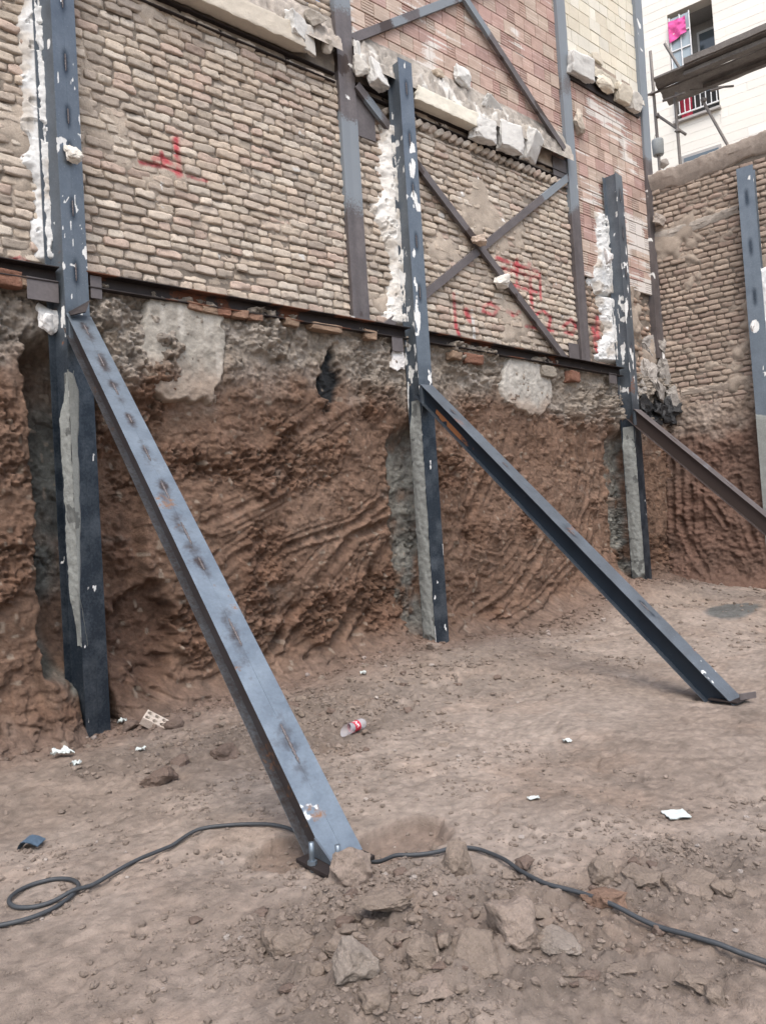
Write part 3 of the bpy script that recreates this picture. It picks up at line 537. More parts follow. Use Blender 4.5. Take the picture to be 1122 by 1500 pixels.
chunk(848, 181, 22, 32, 'hardened mortar lump stuck on the clay blocks below the upper right ledge', (.48,.42,.35), d=-.06, seed=311, box=False, cat='mortar lump', name='mortar_lump', rough=.14, deep=.2)
chunk(703, 352, 22, 18, 'stone lodged on the crossing of the lower diagonal braces', (.45,.36,.29), d=-.13, seed=312, box=False, cat='stone', name='loose_stone', deep=.18)
chunk(735, 410, 24, 26, 'white gypsum lump stuck on the lower diagonal brace beside red graffiti', (.62,.59,.54), d=-.10, seed=313, box=False, cat='gypsum lump', name='gypsum_lump', rough=.12, deep=.16)
chunk(966, 322, 22, 18, 'mortar lump jutting from the right brick wall beside the corner column', (.36,.31,.27), d=-.06, fr=FR, seed=314, box=False, cat='mortar lump', name='mortar_lump', rough=.1)
# ------------------------------------------------------------------ gypsum strips beside the posts
def strip(x0, x1, z0, z1, d_wall, d_front, seed, label, col=(.64,.645,.635), ledge=.7):
    a = np.arange(x0-.12, x1, .009); z = np.arange(z0, z1, .011); A, Z = np.meshgrid(a, z, indexing='ij'); P = FM.w(A, A*0, Z)
    t = (A-x0)/(x1-x0); n = fbm(P, 2.6, 3, seed); n2 = fbm(P, 10, 4, seed+1); n3 = fbm(P, 28, 3, seed+2)
    edge = t+.75*n+.16*n2+.07*n3; endz = np.minimum(ss(z0, z0+.06, Z), ss(z1, z1-.1, Z))
    body = ss(-.1, .45, edge)*endz
    D_ = d_wall+.03-(d_wall-d_front+.03)*body*(.55+.45*ss(0, 1, t))-(.022*n2+.010*np.abs(n3)+.012*n)*body
    hole = ss(.38, .46, n2+.3*n)*(t < .85)
    D_ = D_+.03*hole
    q = gq(len(a), len(z))[:, ::-1]; keep = body.ravel() > .04; q = q[keep[q].any(1)]
    c = np.array(col)*(1+.1*n2)[..., None]; dirt = ss(.08, .45, fbm(P, 5, 4, seed+9))[..., None]*.7; c = c*(1-dirt)+dirt*np.array([.42, .37, .31])
    return tag(MB().add(FM.w(A, D_, Z).reshape(-1, 3), q, col=np.clip(c, .05, .88).reshape(-1, 3)).build('gypsum_strip', M['plaster']), label, 'plaster', 'gypsum strips packed beside the posts')
strip(1.80, 2.03, 4.0, 6.9, .01, -.09, 501, 'ragged white gypsum strip up the left side of the tallest post')
strip(5.72, 6.04, 4.0, 6.55, .01, -.09, 511, 'ragged white gypsum strip up the left side of the second post', (.70,.68,.64))
strip(10.2, 10.62, 4.02, 5.15, .05, -.09, 521, 'lower white gypsum strip left of the third post')
strip(10.1, 10.62, 5.1, 6.5, .0, -.09, 531, 'upper white gypsum strip left of the third post, over the clay blocks')
def lump(px, py, w, h, Y, seed, label, col, name, cat, mt='plaster', deep=.14, rough=.16):
    p = onY(px, py, Y); s = np.linalg.norm(p-[0, 0, EYE])/FOC; V, F = rockm(p, (w*s, deep, h*s), seed, sub=5, planes=6, rough=rough, yaw=.1)
    c = np.array(col)*(1+.15*fbm(V, 7, 3, seed))[:, None]; return tag(MB().add(V, T=F, col=np.clip(c, .01, .9)).build(name, M[mt]), label, cat)
lump(75, 462, 34, 46, 6.5, 541, 'white gypsum blob under the bracket left of the tallest post', (.74,.73,.71), 'gypsum_lump', 'gypsum lump', deep=.16)
lump(582, 532, 26, 44, 6.5, 542, 'white gypsum blob under the beam end left of the second post', (.72,.7,.68), 'gypsum_lump', 'gypsum lump')
lump(890, 375, 18, 24, 6.38, 543, 'round white gypsum knob left of the third post at mid height', (.72,.7,.68), 'gypsum_lump', 'gypsum lump')
# ------------------------------------------------------------------ double-beam posts and struts
BF, HF, TF, TW = .1, .2, .009, .007
def isection():
    b, h, f, w = BF/2, HF/2, TF, TW/2
    c = [(-b, -h), (b, -h), (b, -h+f), (w, -h+f), (w, h-f), (b, h-f), (b, h), (-b, h), (-b, h-f), (-w, h-f), (-w, -h+f), (-b, -h+f)]
    pts = []
    for (x0, y0), (x1, y1) in zip(c, c[1:]+c[:1]):
        n = max(1, int(math.hypot(x1-x0, y1-y0)/.011))
        for k in range(n): pts.append((x0+(x1-x0)*k/n, y0+(y1-y0)*k/n))
    return np.array(pts)
ISEC = isection()
def ibeam(mb, p0, p1, side, off, step, mfun, seed=0, rag=0, k=1.0, kd=1.0):
    """I section: flange width runs along 'side', depth along side x axis"""
    p0 = np.array(p0, float); p1 = np.array(p1, float); L = np.linalg.norm(p1-p0); t = (p1-p0)/L; s = np.array(side, float); s -= t*(s@t); s /= np.linalg.norm(s); dpt = np.cross(t, s)
    if dpt[1] > 0: dpt = -dpt                      # front flange (+depth) faces the pit
    sec = ISEC*k*np.array([1, kd]); BF, HF = .1*k, .2*k*kd; n = int(L/step)+2; l = np.linspace(0, L, n)
    V = p0+l[:, None, None]*t+(sec[:, 0]+off)[None, :, None]*s+sec[:, 1][None, :, None]*dpt
    V = V+.0012*fbm(V, 6, 2, seed)[..., None]*dpt
    if rag: V[-1] += t*(rag*fbm(V[-1], 14, 2, seed))[:, None]
    m = len(sec); i = np.arange(n*m).reshape(n, m); j = np.roll(i, -1, 1)
    Q = np.stack([i[:-1], j[:-1], j[1:], i[1:]], -1).reshape(-1, 4)
    depth = np.broadcast_to(sec[:, 1][None], (n, m)); wid = np.broadcast_to(sec[:, 0][None]+off, (n, m))
    msk = mfun(V, l[:, None]+0*depth, depth, wid)
    if np.linalg.det(np.stack([t, s, dpt])) < 0: Q = Q[:, ::-1]
    mb.add(V.reshape(-1, 3), Q, msk=msk.reshape(-1, 3))
    for e, dr in ((p0, -1), (p1, 1)):
        for (x0, x1, y0, y1) in ((-BF/2, BF/2, -HF/2, -HF/2+TF), (-TW/2, TW/2, -HF/2+TF, HF/2-TF), (-BF/2, BF/2, HF/2-TF, HF/2)):
            C = np.array([e+(x+off)*s+y*dpt+t*dr*.0005 for x, y in ((x0, y0), (x1, y0), (x1, y1), (x0, y1))]); mb.add(C, [[0, 1, 2, 3]])
    return t, s, dpt
def weldbead(parent, c, t, nrm, L, seed, mt='strut'):
    n = 26; u = np.linspace(-1, 1, n); g = np.random.default_rng(seed); s = np.cross(t, nrm)
    P = np.array(c)+np.outer(u*L/2, t)+np.outer(.002*np.sin(u*40+seed), s); r = .0075*np.sqrt(np.clip(1-u**4, .05, 1))*(1+.25*np.sin(u*60))
    V, Q, T = tube(P, r, 8); return MB().add(V, Q, T, msk=(0, 0, .35)).build('weld_bead', M['oldsteel'], parent)
def heat(lpos, wpos, spots):
    r = np.zeros(lpos.shape)
    for ls, ll in spots: r = np.maximum(r, np.exp(-((lpos-ls)/(ll*.75))**4-(wpos/(.022+.07*ll))**2))
    return r
def ell(px, py, L):
    r = np.zeros(px.shape)
    for x, y, rx, ry in L: r = np.maximum(r, ss(1.3, .5, ((px-x)/rx)**2+((py-y)/ry)**2))
    return r
def post(x0, zb, zt, label, spl, seed, grout, spots, white=.0, rust=(0, 0), lines=(), K=1.08, yaw=0., gcut=1.):
    S_ = np.array([math.cos(yaw), math.sin(yaw), 0]); I_ = np.array([-math.sin(yaw), math.cos(yaw), 0]); FL = np.array([x0, 6.31, 0]); CC = FL+S_*.1006*K+I_*.1*K
    root = empty('steel_post', (CC[0], CC[1], zb), label, 'steel post', 'steel posts lining the pit walls')
    def mf(V, l, dep, wid):
        px, py = proj(V); m = np.zeros(V.shape); n = fbm(V, 7, 4, seed); n2 = fbm(V*[1, 1, .35], 16, 4, seed+1)
        vis = 1.0
        m[..., 0] = np.maximum(ell(px, py, spl)*ss(-.15, .2, n+.6*n2), ss(.50, .62, n2+.18*n+white*ss(5.6, 3.9, V[..., 2])*ss(2.8, 3.6, V[..., 2])))
        for pts, w in lines: m[..., 0] = np.maximum(m[..., 0], .8*ss(w, w*.5, segdist(px, py, pts)))
        h = heat(l, wid, spots)*(dep > .1*K-.001); m[..., 2] = np.clip(h*1.1+ss(3.7, 3.0, V[..., 2]+.4*n)*(.85+.5*n), 0, 1)  # weld heat marks, plus the wall's shade painted into the lower steel
        m[..., 1] = rust[0]*ss(.0, .4, n+rust[1]-.5*np.abs(V[..., 2]-3.6))
        gr = ss(.25, -.4, V[..., 2]-zb-.2*n2)*.6; m[..., 0] = np.maximum(m[..., 0], gr*ss(.1, .4, n2)*.5)
        return m
    for k in (0, 1):
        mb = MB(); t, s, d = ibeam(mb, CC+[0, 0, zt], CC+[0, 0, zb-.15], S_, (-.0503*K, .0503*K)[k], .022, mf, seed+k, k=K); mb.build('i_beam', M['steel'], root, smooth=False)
    for q, (ls, ll) in enumerate(spots): weldbead(root, CC-I_*(.1*K+.001)+[0, 0, zt-ls], np.array([0, 0, 1.]), -I_, ll, seed+q, 'steel')
    if grout:   # cement packed into the left web recess
        z0, z1 = grout; z = np.arange(z0, z1, .014); y = np.linspace(-.004, (.2*K-.012)*gcut, 26); Yg, Zg = np.meshgrid(y, z, indexing='ij'); Pq = np.stack([0*Yg+x0, Yg, Zg], -1); n = fbm(Pq, 6, 4, seed+9); n2 = fbm(Pq, 22, 3, seed+10)
        tt = Yg/(.2*K); lv = ss(z1, z1-.35-.2*np.sin(tt*3), Zg+.12*n)*(ss(gcut*.98, gcut*.8, tt+.1*n) if gcut < 1 else 1)*ss(z0-.03, z0+(.5 if gcut < 1 else .08), Zg+.15*n); bulge = ss(z0-.2, z1-.6, Zg) if gcut < 1 else .6
        Xo = .047*K-.006-(.05*K)*lv*(.8+.3*np.sin(np.pi*np.clip(tt, .05, .95)))-.010*n2*lv-.012*lv*bulge; m = np.zeros(Pq.shape); m[..., 2] = ss(.25, .5, n)*.8
        W_ = FL+S_*Xo[..., None]+I_*Yg[..., None]; W_[..., 2] = Zg
        gm = MB().add(W_.reshape(-1, 3), gq(len(y), len(z)), msk=m.reshape(-1, 3))
        if gcut < 1:    # smear of the same cement over the left half of the front flange
            x = np.linspace(-.012, .105*K, 18); Xg, Zg = np.meshgrid(x, z, indexing='ij'); Pq = np.stack([Xg, 0*Xg, Zg], -1); n = fbm(Pq, 5, 4, seed+12); wd = np.interp(Zg, [z0, z0+.35, 1.5, 2.0, 2.9, z1], [-.03, .0, .025, .05, .085, .05])*(1+.35*n)
            th = .010*ss(wd+.008, wd-.012, Xg)*ss(z1, z1-.12, Zg+.05*n)-.003; W_ = FL+S_*Xg[..., None]-I_*(th+.002*n)[..., None]; W_[..., 2] = Zg; m = np.zeros(Pq.shape); m[..., 2] = ss(.2, .5, n)*.8
            gm.add(W_.reshape(-1, 3), gq(len(x), len(z))[:, ::-1], msk=m.reshape(-1, 3))
        gm.build('grout_fill', M['grout'], root)
    return root
SP = [(.35+.62*k, .16) for k in range(5)]
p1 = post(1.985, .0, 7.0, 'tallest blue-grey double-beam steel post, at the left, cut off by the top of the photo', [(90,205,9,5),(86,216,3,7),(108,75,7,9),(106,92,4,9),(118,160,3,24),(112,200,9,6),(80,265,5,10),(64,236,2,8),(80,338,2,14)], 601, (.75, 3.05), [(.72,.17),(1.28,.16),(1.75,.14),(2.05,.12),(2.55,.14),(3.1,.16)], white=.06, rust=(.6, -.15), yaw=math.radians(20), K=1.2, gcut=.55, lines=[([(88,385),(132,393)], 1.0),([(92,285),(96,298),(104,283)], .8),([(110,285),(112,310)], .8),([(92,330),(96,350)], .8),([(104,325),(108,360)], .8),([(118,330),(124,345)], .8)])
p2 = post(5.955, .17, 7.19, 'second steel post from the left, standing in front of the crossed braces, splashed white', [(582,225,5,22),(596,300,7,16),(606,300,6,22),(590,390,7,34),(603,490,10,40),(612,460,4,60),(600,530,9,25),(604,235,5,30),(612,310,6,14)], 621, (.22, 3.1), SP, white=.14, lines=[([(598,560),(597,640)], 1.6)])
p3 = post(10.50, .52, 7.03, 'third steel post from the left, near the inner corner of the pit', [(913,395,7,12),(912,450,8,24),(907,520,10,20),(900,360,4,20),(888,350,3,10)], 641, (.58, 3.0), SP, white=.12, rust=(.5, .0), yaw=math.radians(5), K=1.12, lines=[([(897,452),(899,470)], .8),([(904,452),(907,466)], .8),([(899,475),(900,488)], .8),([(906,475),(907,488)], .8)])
# gypsum lump on post 1
lump(106, 226, 26, 22, 6.30, 551, 'cream gypsum lump stuck on the front of the tallest post', (.66,.62,.55), 'gypsum_lump', 'gypsum lump', deep=.09, rough=.2)
# fourth post on the right wall (built in wall coordinates)
root4 = empty('steel_post', tuple(FR.w(np.array(1.55), np.array(-.15), np.array(.3))), 'steel post against the right brick wall, at the right edge of the photo', 'steel post', 'steel posts lining the pit walls')
al3 = np.array([FR.al[0], FR.al[1], 0])
def mf4(V, l, dep, wid):
    px, py = proj(V); m = np.zeros(V.shape); n2 = fbm(V*[1, 1, .35], 16, 4, 661); n = fbm(V, 6, 3, 662)
    m[..., 0] = np.maximum(ss(.5, .62, n2), ell(px, py, [(1105, 478, 7, 10)])); m[..., 2] = heat(l, wid, [(.5, .2), (1.3, .2), (2.1, .2)])
    return m
for k in (0, 1):
    mb = MB(); c4 = FR.w(np.array(1.57), np.array(-.13), np.array(0.))
    p0 = c4+[0, 0, 7.03]; pe = c4+[0, 0, .2]; t = np.array([0, 0, -1.])
    ibeam(mb, p0, pe, al3, (-.0503, .0503)[k]*1.2, .03, mf4, 660+k, k=1.2); mb.build('i_beam', M['steel'], root4, smooth=False)
Ag, Zg = np.meshgrid(np.linspace(1.45, 1.69, 18), np.arange(.2, 3.15, .02), indexing='ij'); Pq = FR.w(Ag, 0*Ag, Zg); n = fbm(Pq, 8, 4, 671)
MB().add(FR.w(Ag, -.253-.012*ss(3.12, 2.95, Zg+.1*n)-.006*n+.03*ss(3.0, 3.15, Zg+.1*n), Zg).reshape(-1, 3), gq(18, Zg.shape[1])[:, ::-1]).build('grout_fill', M['grout'], root4)
lump(1104, 480, 17, 20, 5.1, 673, 'small white gypsum lump on the post at the right edge', (.7,.68,.66), 'gypsum_lump', 'gypsum lump', deep=.08)
def strip_r():
    a = np.arange(1.62, 2.0, .012); z = np.arange(4.0, 5.5, .014); A, Z = np.meshgrid(a, z, indexing='ij'); P = FR.w(A, A*0, Z); n = fbm(P, 4, 3, 681); n2 = fbm(P, 11, 4, 682)
    body = ss(.2, -.15, (A-1.9)/.2+.8*n)*np.minimum(ss(4.0, 4.15, Z+.1*n), ss(5.5, 5.3, Z+.1*n)); D_ = .03-.16*body-.05*np.maximum(n2, 0)*body
    q = gq(len(a), len(z))[:, ::-1]; k = body.ravel() > .04; q = q[k[q].any(1)]
    tag(MB().add(FR.w(A, D_, Z).reshape(-1, 3), q, col=(.78,.79,.8)).build('gypsum_strip', M['plaster']), 'white gypsum strip right of the post at the right edge', 'plaster', 'gypsum strips packed beside the posts')
strip_r()
def strut(x_top, z_top, foot, label, spots, seed, mt, rust, y_top=6.305, dark=0, topplate=True, kd=1.0):
    HF = .2*kd; TF = .009*kd
    a = np.array([x_top, y_top, z_top]); b = np.array(foot, float); t = (b-a)/np.linalg.norm(b-a); side = np.array([1., 0, 0]); side -= t*(side@t); side /= np.linalg.norm(side); d = np.cross(t, side); d = d if d[2] > 0 else -d
    c0, c1 = a-d*HF/2, b-d*HF/2; L = np.linalg.norm(b-a)
    root = empty('steel_strut', tuple(b), label, 'steel strut', 'raking steel struts propping the posts')
    def mf(V, l, dep, wid):
        m = np.zeros(V.shape); n = fbm(V, 5, 4, seed); n2 = fbm(V, 14, 3, seed+1); inner = (np.abs(dep) < HF/2-TF+.001)
        front = dep > HF/2-.002
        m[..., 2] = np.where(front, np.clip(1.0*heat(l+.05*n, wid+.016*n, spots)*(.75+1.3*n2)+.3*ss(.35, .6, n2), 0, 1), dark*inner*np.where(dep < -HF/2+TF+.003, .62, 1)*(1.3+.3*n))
        m[..., 1] = np.where(inner, rust(l, n)*(dep < -.015)*(dep > -.075), .45*ss(.35, .6, n+.3*n2))
        m[..., 0] = np.where(front, .7*ss(.3, .6, n2+.12*n)*ss(.85, .2, np.abs(l-L)/1.2)+.22*ss(.012, .002, np.abs(np.abs(wid)-.004))*ss(.1, .3, n), .0)
        return m
    for k in (0, 1):
        mb = MB(); ibeam(mb, c0+t*.02, c1+t*.04, side, (-.0503, .0503)[k], .017, lambda V, l, de, wi: mf(V, l, de, wi), seed+k, kd=kd); mb.build('i_beam', M[mt], root, smooth=False)
    for q, (ls, ll) in enumerate(spots): weldbead(root, a+t*ls+d*.001, t, d, ll*.8, seed+q*3, mt)
    return root, a, b, t, side, d
F1 = onZ(507, 1258, .04); F2 = onZ(1078, 1033, .03)
st1 = strut(2.085, 3.53, (2.02, 2.83, .03), 'nearest raking strut, pale blue steel with dark weld spots, footed among clods', [(.27,.2),(.72,.22),(1.12,.2),(1.5,.12),(1.9,.22),(2.3,.24),(2.72,.26),(3.0,.14),(3.55,.26),(4.3,.3)], 701, 'strut', lambda l, n: .10+.3*ss(.15, .4, n), dark=1.0, kd=.74)
st2 = strut(6.055, 3.27, (5.935, 2.85, .02), 'middle raking strut, dark grey with an orange rust streak near its top', [(.6,.12),(1.6,.12),(2.7,.12),(3.7,.14)], 721, 'steel', lambda l, n: 0.9*ss(1.5, .9, l+.4*n)*ss(.25, .45, l)*ss(.02,.2,n+.05), dark=.9, kd=.84)
st3 = strut(10.60, 3.26, (10.35, 2.9, .05), 'farthest raking strut, brown-grey steel, running out of the photo at the right', [(.8,.12),(1.9,.12)], 741, 'oldsteel', lambda l, n: 0*l, dark=.8)
# strut fittings
def footplate(st, sz, extra=True, seed=0, mt='bluemetal'):
    root, a, b, t, side, d = st; c = b-d*.14+t*.03; c = np.array([c[0], c[1], max(c[2], .0)+.012])
    V, Q = boxm((b[0]-.035, b[1]+.04, .03), (sz[0], sz[1], .02), seg=(3, 3, 1), r=.003); MB().add(V, Q).build('base_plate', M['darksteel'], root, smooth=False)
    for dx, dy, hgt in ((-.155, -.02, .10), (-.07, -.105, .085)):
        cx, cy = b[0]+dx, b[1]+.07+dy; V, Q, T = tube([(cx, cy, .0), (cx, cy, .04+hgt*.5), (cx, cy, .04+hgt)], .013, 10); rod = MB().add(V, Q, T).build('anchor_rod', M['strut'], root)
        V, Q, T = tube([(cx, cy, .041), (cx, cy, .058)], .022, 6); MB().add(V, Q, T).build('nut', M['strut'], rod, smooth=False)
    for s_ in (-1,):
        tri = np.array([(b[0]-.105, b[1]-.05, .042), (b[0]-.105, b[1]+.12, .042), (b[0]-.105, b[1]+.1, .13)]); tri2 = tri+[.01, 0, 0]
        MB().add(np.concatenate([tri, tri2]), [[0, 1, 4, 3], [1, 2, 5, 4], [2, 0, 3, 5]], [[0, 2, 1], [3, 4, 5]]).build('stiffener', M[mt], root, smooth=False)
footplate(st1, (.27, .25), mt='steel')
V, Q = boxm((st2[2][0]+.02, st2[2][1]+.06, .018), (.25, .24, .012), seg=(3, 3, 1), r=.003); MB().add(V, Q).build('base_plate', M['darksteel'], st2[0], smooth=False)
V, Q = boxm((st2[2][0]+.05, st2[2][1]-.075, .05), (.16, .010, .05), ((.93, -.37, 0), (.37, .93, 0), (0, 0, 1)), seg=(3, 1, 2), r=.002); MB().add(V, Q).build('end_plate', M['oldsteel'], st2[0], smooth=False)
V, Q = boxm((st3[2][0], st3[2][1]+.05, .06), (.34, .34, .016), seg=(3, 3, 1), r=.003); MB().add(V, Q).build('base_plate', M['steel'], st3[0], smooth=False)
# folded seat plate on top of strut 1
A_ = onY(101, 458, 6.28); B_ = onY(134, 456, 6.30); C_ = onY(133, 442, 6.295); D_ = onY(118, 462, 6.12)
tv = np.array([A_, onY(132, 441, 6.30), onY(126, 458, 6.20), onY(104, 463, 6.2)]); tv2 = tv+[0, -.012, .006]
MB().add(np.concatenate([tv, tv2]), [[0, 1, 2, 3], [7, 6, 5, 4], [0, 4, 5, 1], [1, 5, 6, 2], [2, 6, 7, 3], [3, 7, 4, 0]]).build('seat_plate', M['darksteel'], st1[0], smooth=False)
for st in (st1, st2, st3):     # shoe between strut and post
    root, a, b, t, side, d = st; V, Q = boxm(a+[0, .0, -.16], (.17, .05, .22), seg=(3, 1, 3), r=.003); MB().add(V, Q).build('shoe_plate', M['steel'], root, smooth=False)
# waler beams with cleats
def waler(x0, x1, za, zb_, label, cleats, seed):
    root = empty('steel_beam', ((x0+x1)/2, 6.46, za), label, 'steel beam', 'horizontal steel beams between the posts'); L = math.hypot(x1-x0, zb_-za); t = np.array([(x1-x0)/L, 0, (zb_-za)/L]); up = np.array([-t[2], 0, t[0]]); c = np.array([(x0+x1)/2, 6.46, (za+zb_)/2]); mb = MB()
    for off, dy, h, th in ((0, .03, .12, .008), (.06, -.02, .010, .11), (-.06, -.005, .010, .08)):
        V, Q = boxm(c+up*off+[0, dy, 0], (L, th, h), (t, (0, 1, 0), up), seg=(int(L/.08), 2, 2), r=.002, amp=.003, fr=3, seed=seed); m = np.zeros(V.shape); m[:, 1] = .7*ss(.1, .4, fbm(V, 3, 3, seed)); mb.add(V, Q, msk=m)
    mb.build('web_and_flanges', M['darksteel'], root, smooth=False)
    for x, z, w, h in cleats: V, Q = boxm((x, 6.43, z), (w, .012, h), seg=(2, 1, 2), r=.002, amp=.003, seed=seed); MB().add(V, Q).build('cleat_plate', M['oldsteel'], root, smooth=False)
c1 = onY(64, 424, 6.42); c2 = onY(140, 422, 6.45); c3 = onY(583, 504, 6.42); c4 = onY(897, 554, 6.42)
waler(-.5, 1.975, 3.86, 3.87, 'dark horizontal steel beam left of the tallest post, under the brick wall', [(c1[0], c1[2], .25, .19)], 801)
waler(2.2, 5.95, 3.88, 3.885, 'long dark horizontal steel beam between the tallest post and the second post', [(c2[0], c2[2], .10, .2), (c3[0], c3[2], .17, .17)], 802)
waler(6.17, 10.49, 3.885, 3.85, 'dark horizontal steel beam between the second post and the third post', [(c4[0]+.02, c4[2], .2, .16)], 803)
# lumps on the bank face
def face_lump(px, py, w, h, label, col, seed, name, cat, mt='concrete', deep=.2, proud=.0, rough=.1, box=True, yaw=.05):
    p = onY(px, py, 6.52); y = float(bank_y(p[0], p[2])); p = onY(px, py, y+deep*.18-proud); s = np.linalg.norm(p-[0, 0, EYE])/FOC
    V, F = rockm(p, (w*s*1.25, deep, h*s*1.1), seed, sub=5, planes=7, rough=rough, box=box, yaw=yaw); c = np.array(col)*(1+.2*fbm(V, 4, 4, seed+2)+.1*fbm(V, 14, 3, seed+3))[:, None]
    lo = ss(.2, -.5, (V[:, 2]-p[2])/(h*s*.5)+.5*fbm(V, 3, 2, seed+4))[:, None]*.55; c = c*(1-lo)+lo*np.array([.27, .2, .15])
    return tag(MB().add(V, T=F, col=np.clip(c, .01, .85)).build(name, M[mt]), label, cat)
def face_patch(cx, cy, rx, ry, pw, proud, label, seed, col, streak=0., tiltc=0.):
    c0 = onY(cx-rx*1.4, cy-ry*1.4, 6.5); c1 = onY(cx+rx*1.4, cy+ry*1.4, 6.5); a = np.arange(c0[0], c1[0], .0105); z = np.arange(c1[2]-.15, min(c0[2]+.2, 3.84), .0105); A, Z = np.meshgrid(a, z, indexing='ij')
    Yb = bank_y(A, Z); Ys = np.interp(A, a, np.convolve(np.pad(Yb.mean(1), 20, 'edge'), np.ones(41)/41, 'valid')); P = np.stack([A, Ys, Z], -1); px, py = proj(P); n = fbm(P, 3, 4, seed); n2 = fbm(P, 12, 4, seed+1)
    q_ = (np.abs((px-cx)/rx)**pw+np.abs((py-cy-(px-cx)*tiltc)/ry)**pw)**(1/pw)+.22*n+.10*n2; b = ss(1.08, .90, q_)
    Y = Ys-proud*(1+.35*n)+.22*(1-b)-.018*n2-.008*np.abs(fbm(P, 30, 3, seed+2)); keep = b.ravel() > .02; q = gq(len(a), len(z))[:, ::-1]; q = q[keep[q].any(1)]
    cc = np.array(col)*(1+.22*n+.15*n2)[..., None]; st = (ss(.05, .4, fbm(P*[5, 1, .6], 2.2, 3, seed+5))*streak)[..., None]; cc = cc*(1-st)+st*np.array([.56, .53, .48])
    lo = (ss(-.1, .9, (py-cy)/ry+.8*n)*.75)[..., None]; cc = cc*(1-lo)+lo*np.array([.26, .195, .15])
    return tag(MB().add(np.stack([A, Y, Z], -1).reshape(-1, 3), q, col=np.clip(cc, .02, .8).reshape(-1, 3)).build('concrete_lump', M['concrete']), label, 'concrete')
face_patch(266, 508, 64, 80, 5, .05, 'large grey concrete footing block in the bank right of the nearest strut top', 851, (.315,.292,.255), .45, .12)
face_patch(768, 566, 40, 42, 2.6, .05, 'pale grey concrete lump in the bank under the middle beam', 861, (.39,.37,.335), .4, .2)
def heap(items, Y, label, col, name, cat, mt, seed, rough):
    mb = MB()
    for k, (px, py, w, h, dy) in enumerate(items):
        p = onY(px, py, Y+dy); s_ = np.linalg.norm(p-[0, 0, EYE])/FOC; V, F = rockm(p, (w*s_*1.3, .24, h*s_*1.25), seed+k*11, sub=5, planes=9, rough=rough, yaw=.3*math.sin(k*2.3)); c = np.array(col)*(1+.25*fbm(V, 4, 4, seed+k)+.12*math.sin(k*1.7))[:, None]; mb.add(V, T=F, col=np.clip(c, .01, .8))
    return tag(mb.build(name, M[mt]), label, cat)
heap([(950,512,34,36,.1),(968,505,30,34,.05),(984,524,26,40,.0),(972,545,40,40,.0),(948,548,36,40,.05),(992,552,28,44,-.08),(965,572,44,36,-.05),(986,586,30,34,-.12),(938,576,26,34,.0),(960,484,26,24,.12)], 6.585, 'heap of pale grey mortar rubble at the corner behind the third post', (.33,.305,.28), 'mortar_heap', 'mortar rubble', 'concrete', 853, .22)
heap([(946,596,36,30,.04),(966,602,38,28,.03),(982,600,24,32,.0),(955,612,40,22,.04),(936,600,22,26,.06),(975,614,26,18,.02)], 6.46, 'crumpled black tarred membrane below the mortar rubble at the corner', (.02,.022,.026), 'tar_membrane', 'membrane', 'tar', 872, .28)
BR = [(285,451,22,12,'broken brick under the long beam, left end of the row'),(304,455,22,12,'second broken brick under the long beam'),(326,459,20,11,'third broken brick under the long beam, reddish'),(349,462,22,11,'broken brick near the middle of the long beam'),(372,466,20,10,'broken brick right of the middle of the long beam'),(12,410,26,20,'reddish broken brick under the left beam at the photo edge'),(33,414,14,14,'tan broken brick left of the bracket plate'),(424,474,22,10,'broken clay tile under the long beam'),(475,481,46,11,'long serrated broken clay tile under the long beam'),(540,492,20,14,'grey stone under the long beam near the second post'),
      (690,527,30,14,'dark red broken brick under the middle beam'),(800,545,30,16,'grey-brown stone under the middle beam, right part'),(838,552,24,16,'reddish stone under the middle beam near the third post'),(665,522,20,12,'pale stone under the middle beam by the second post')]
for k, (x, y, w, h, lb) in enumerate(BR):
    col = (.22,.115,.08) if ('red' in lb) else ((.27,.19,.135) if ('tan' in lb or 'tile' in lb or 'second' in lb) else ((.27,.24,.2) if 'grey' in lb or 'pale' in lb else (.25,.155,.11)))
    chunk(x, y, w, h, lb, col, d=-.12, seed=900+k, mt='clod', cat='broken brick' if 'stone' not in lb else 'stone', name='broken_brick' if 'stone' not in lb else 'loose_stone', deep=.13, group='bits of brick under the beams', sub=4)
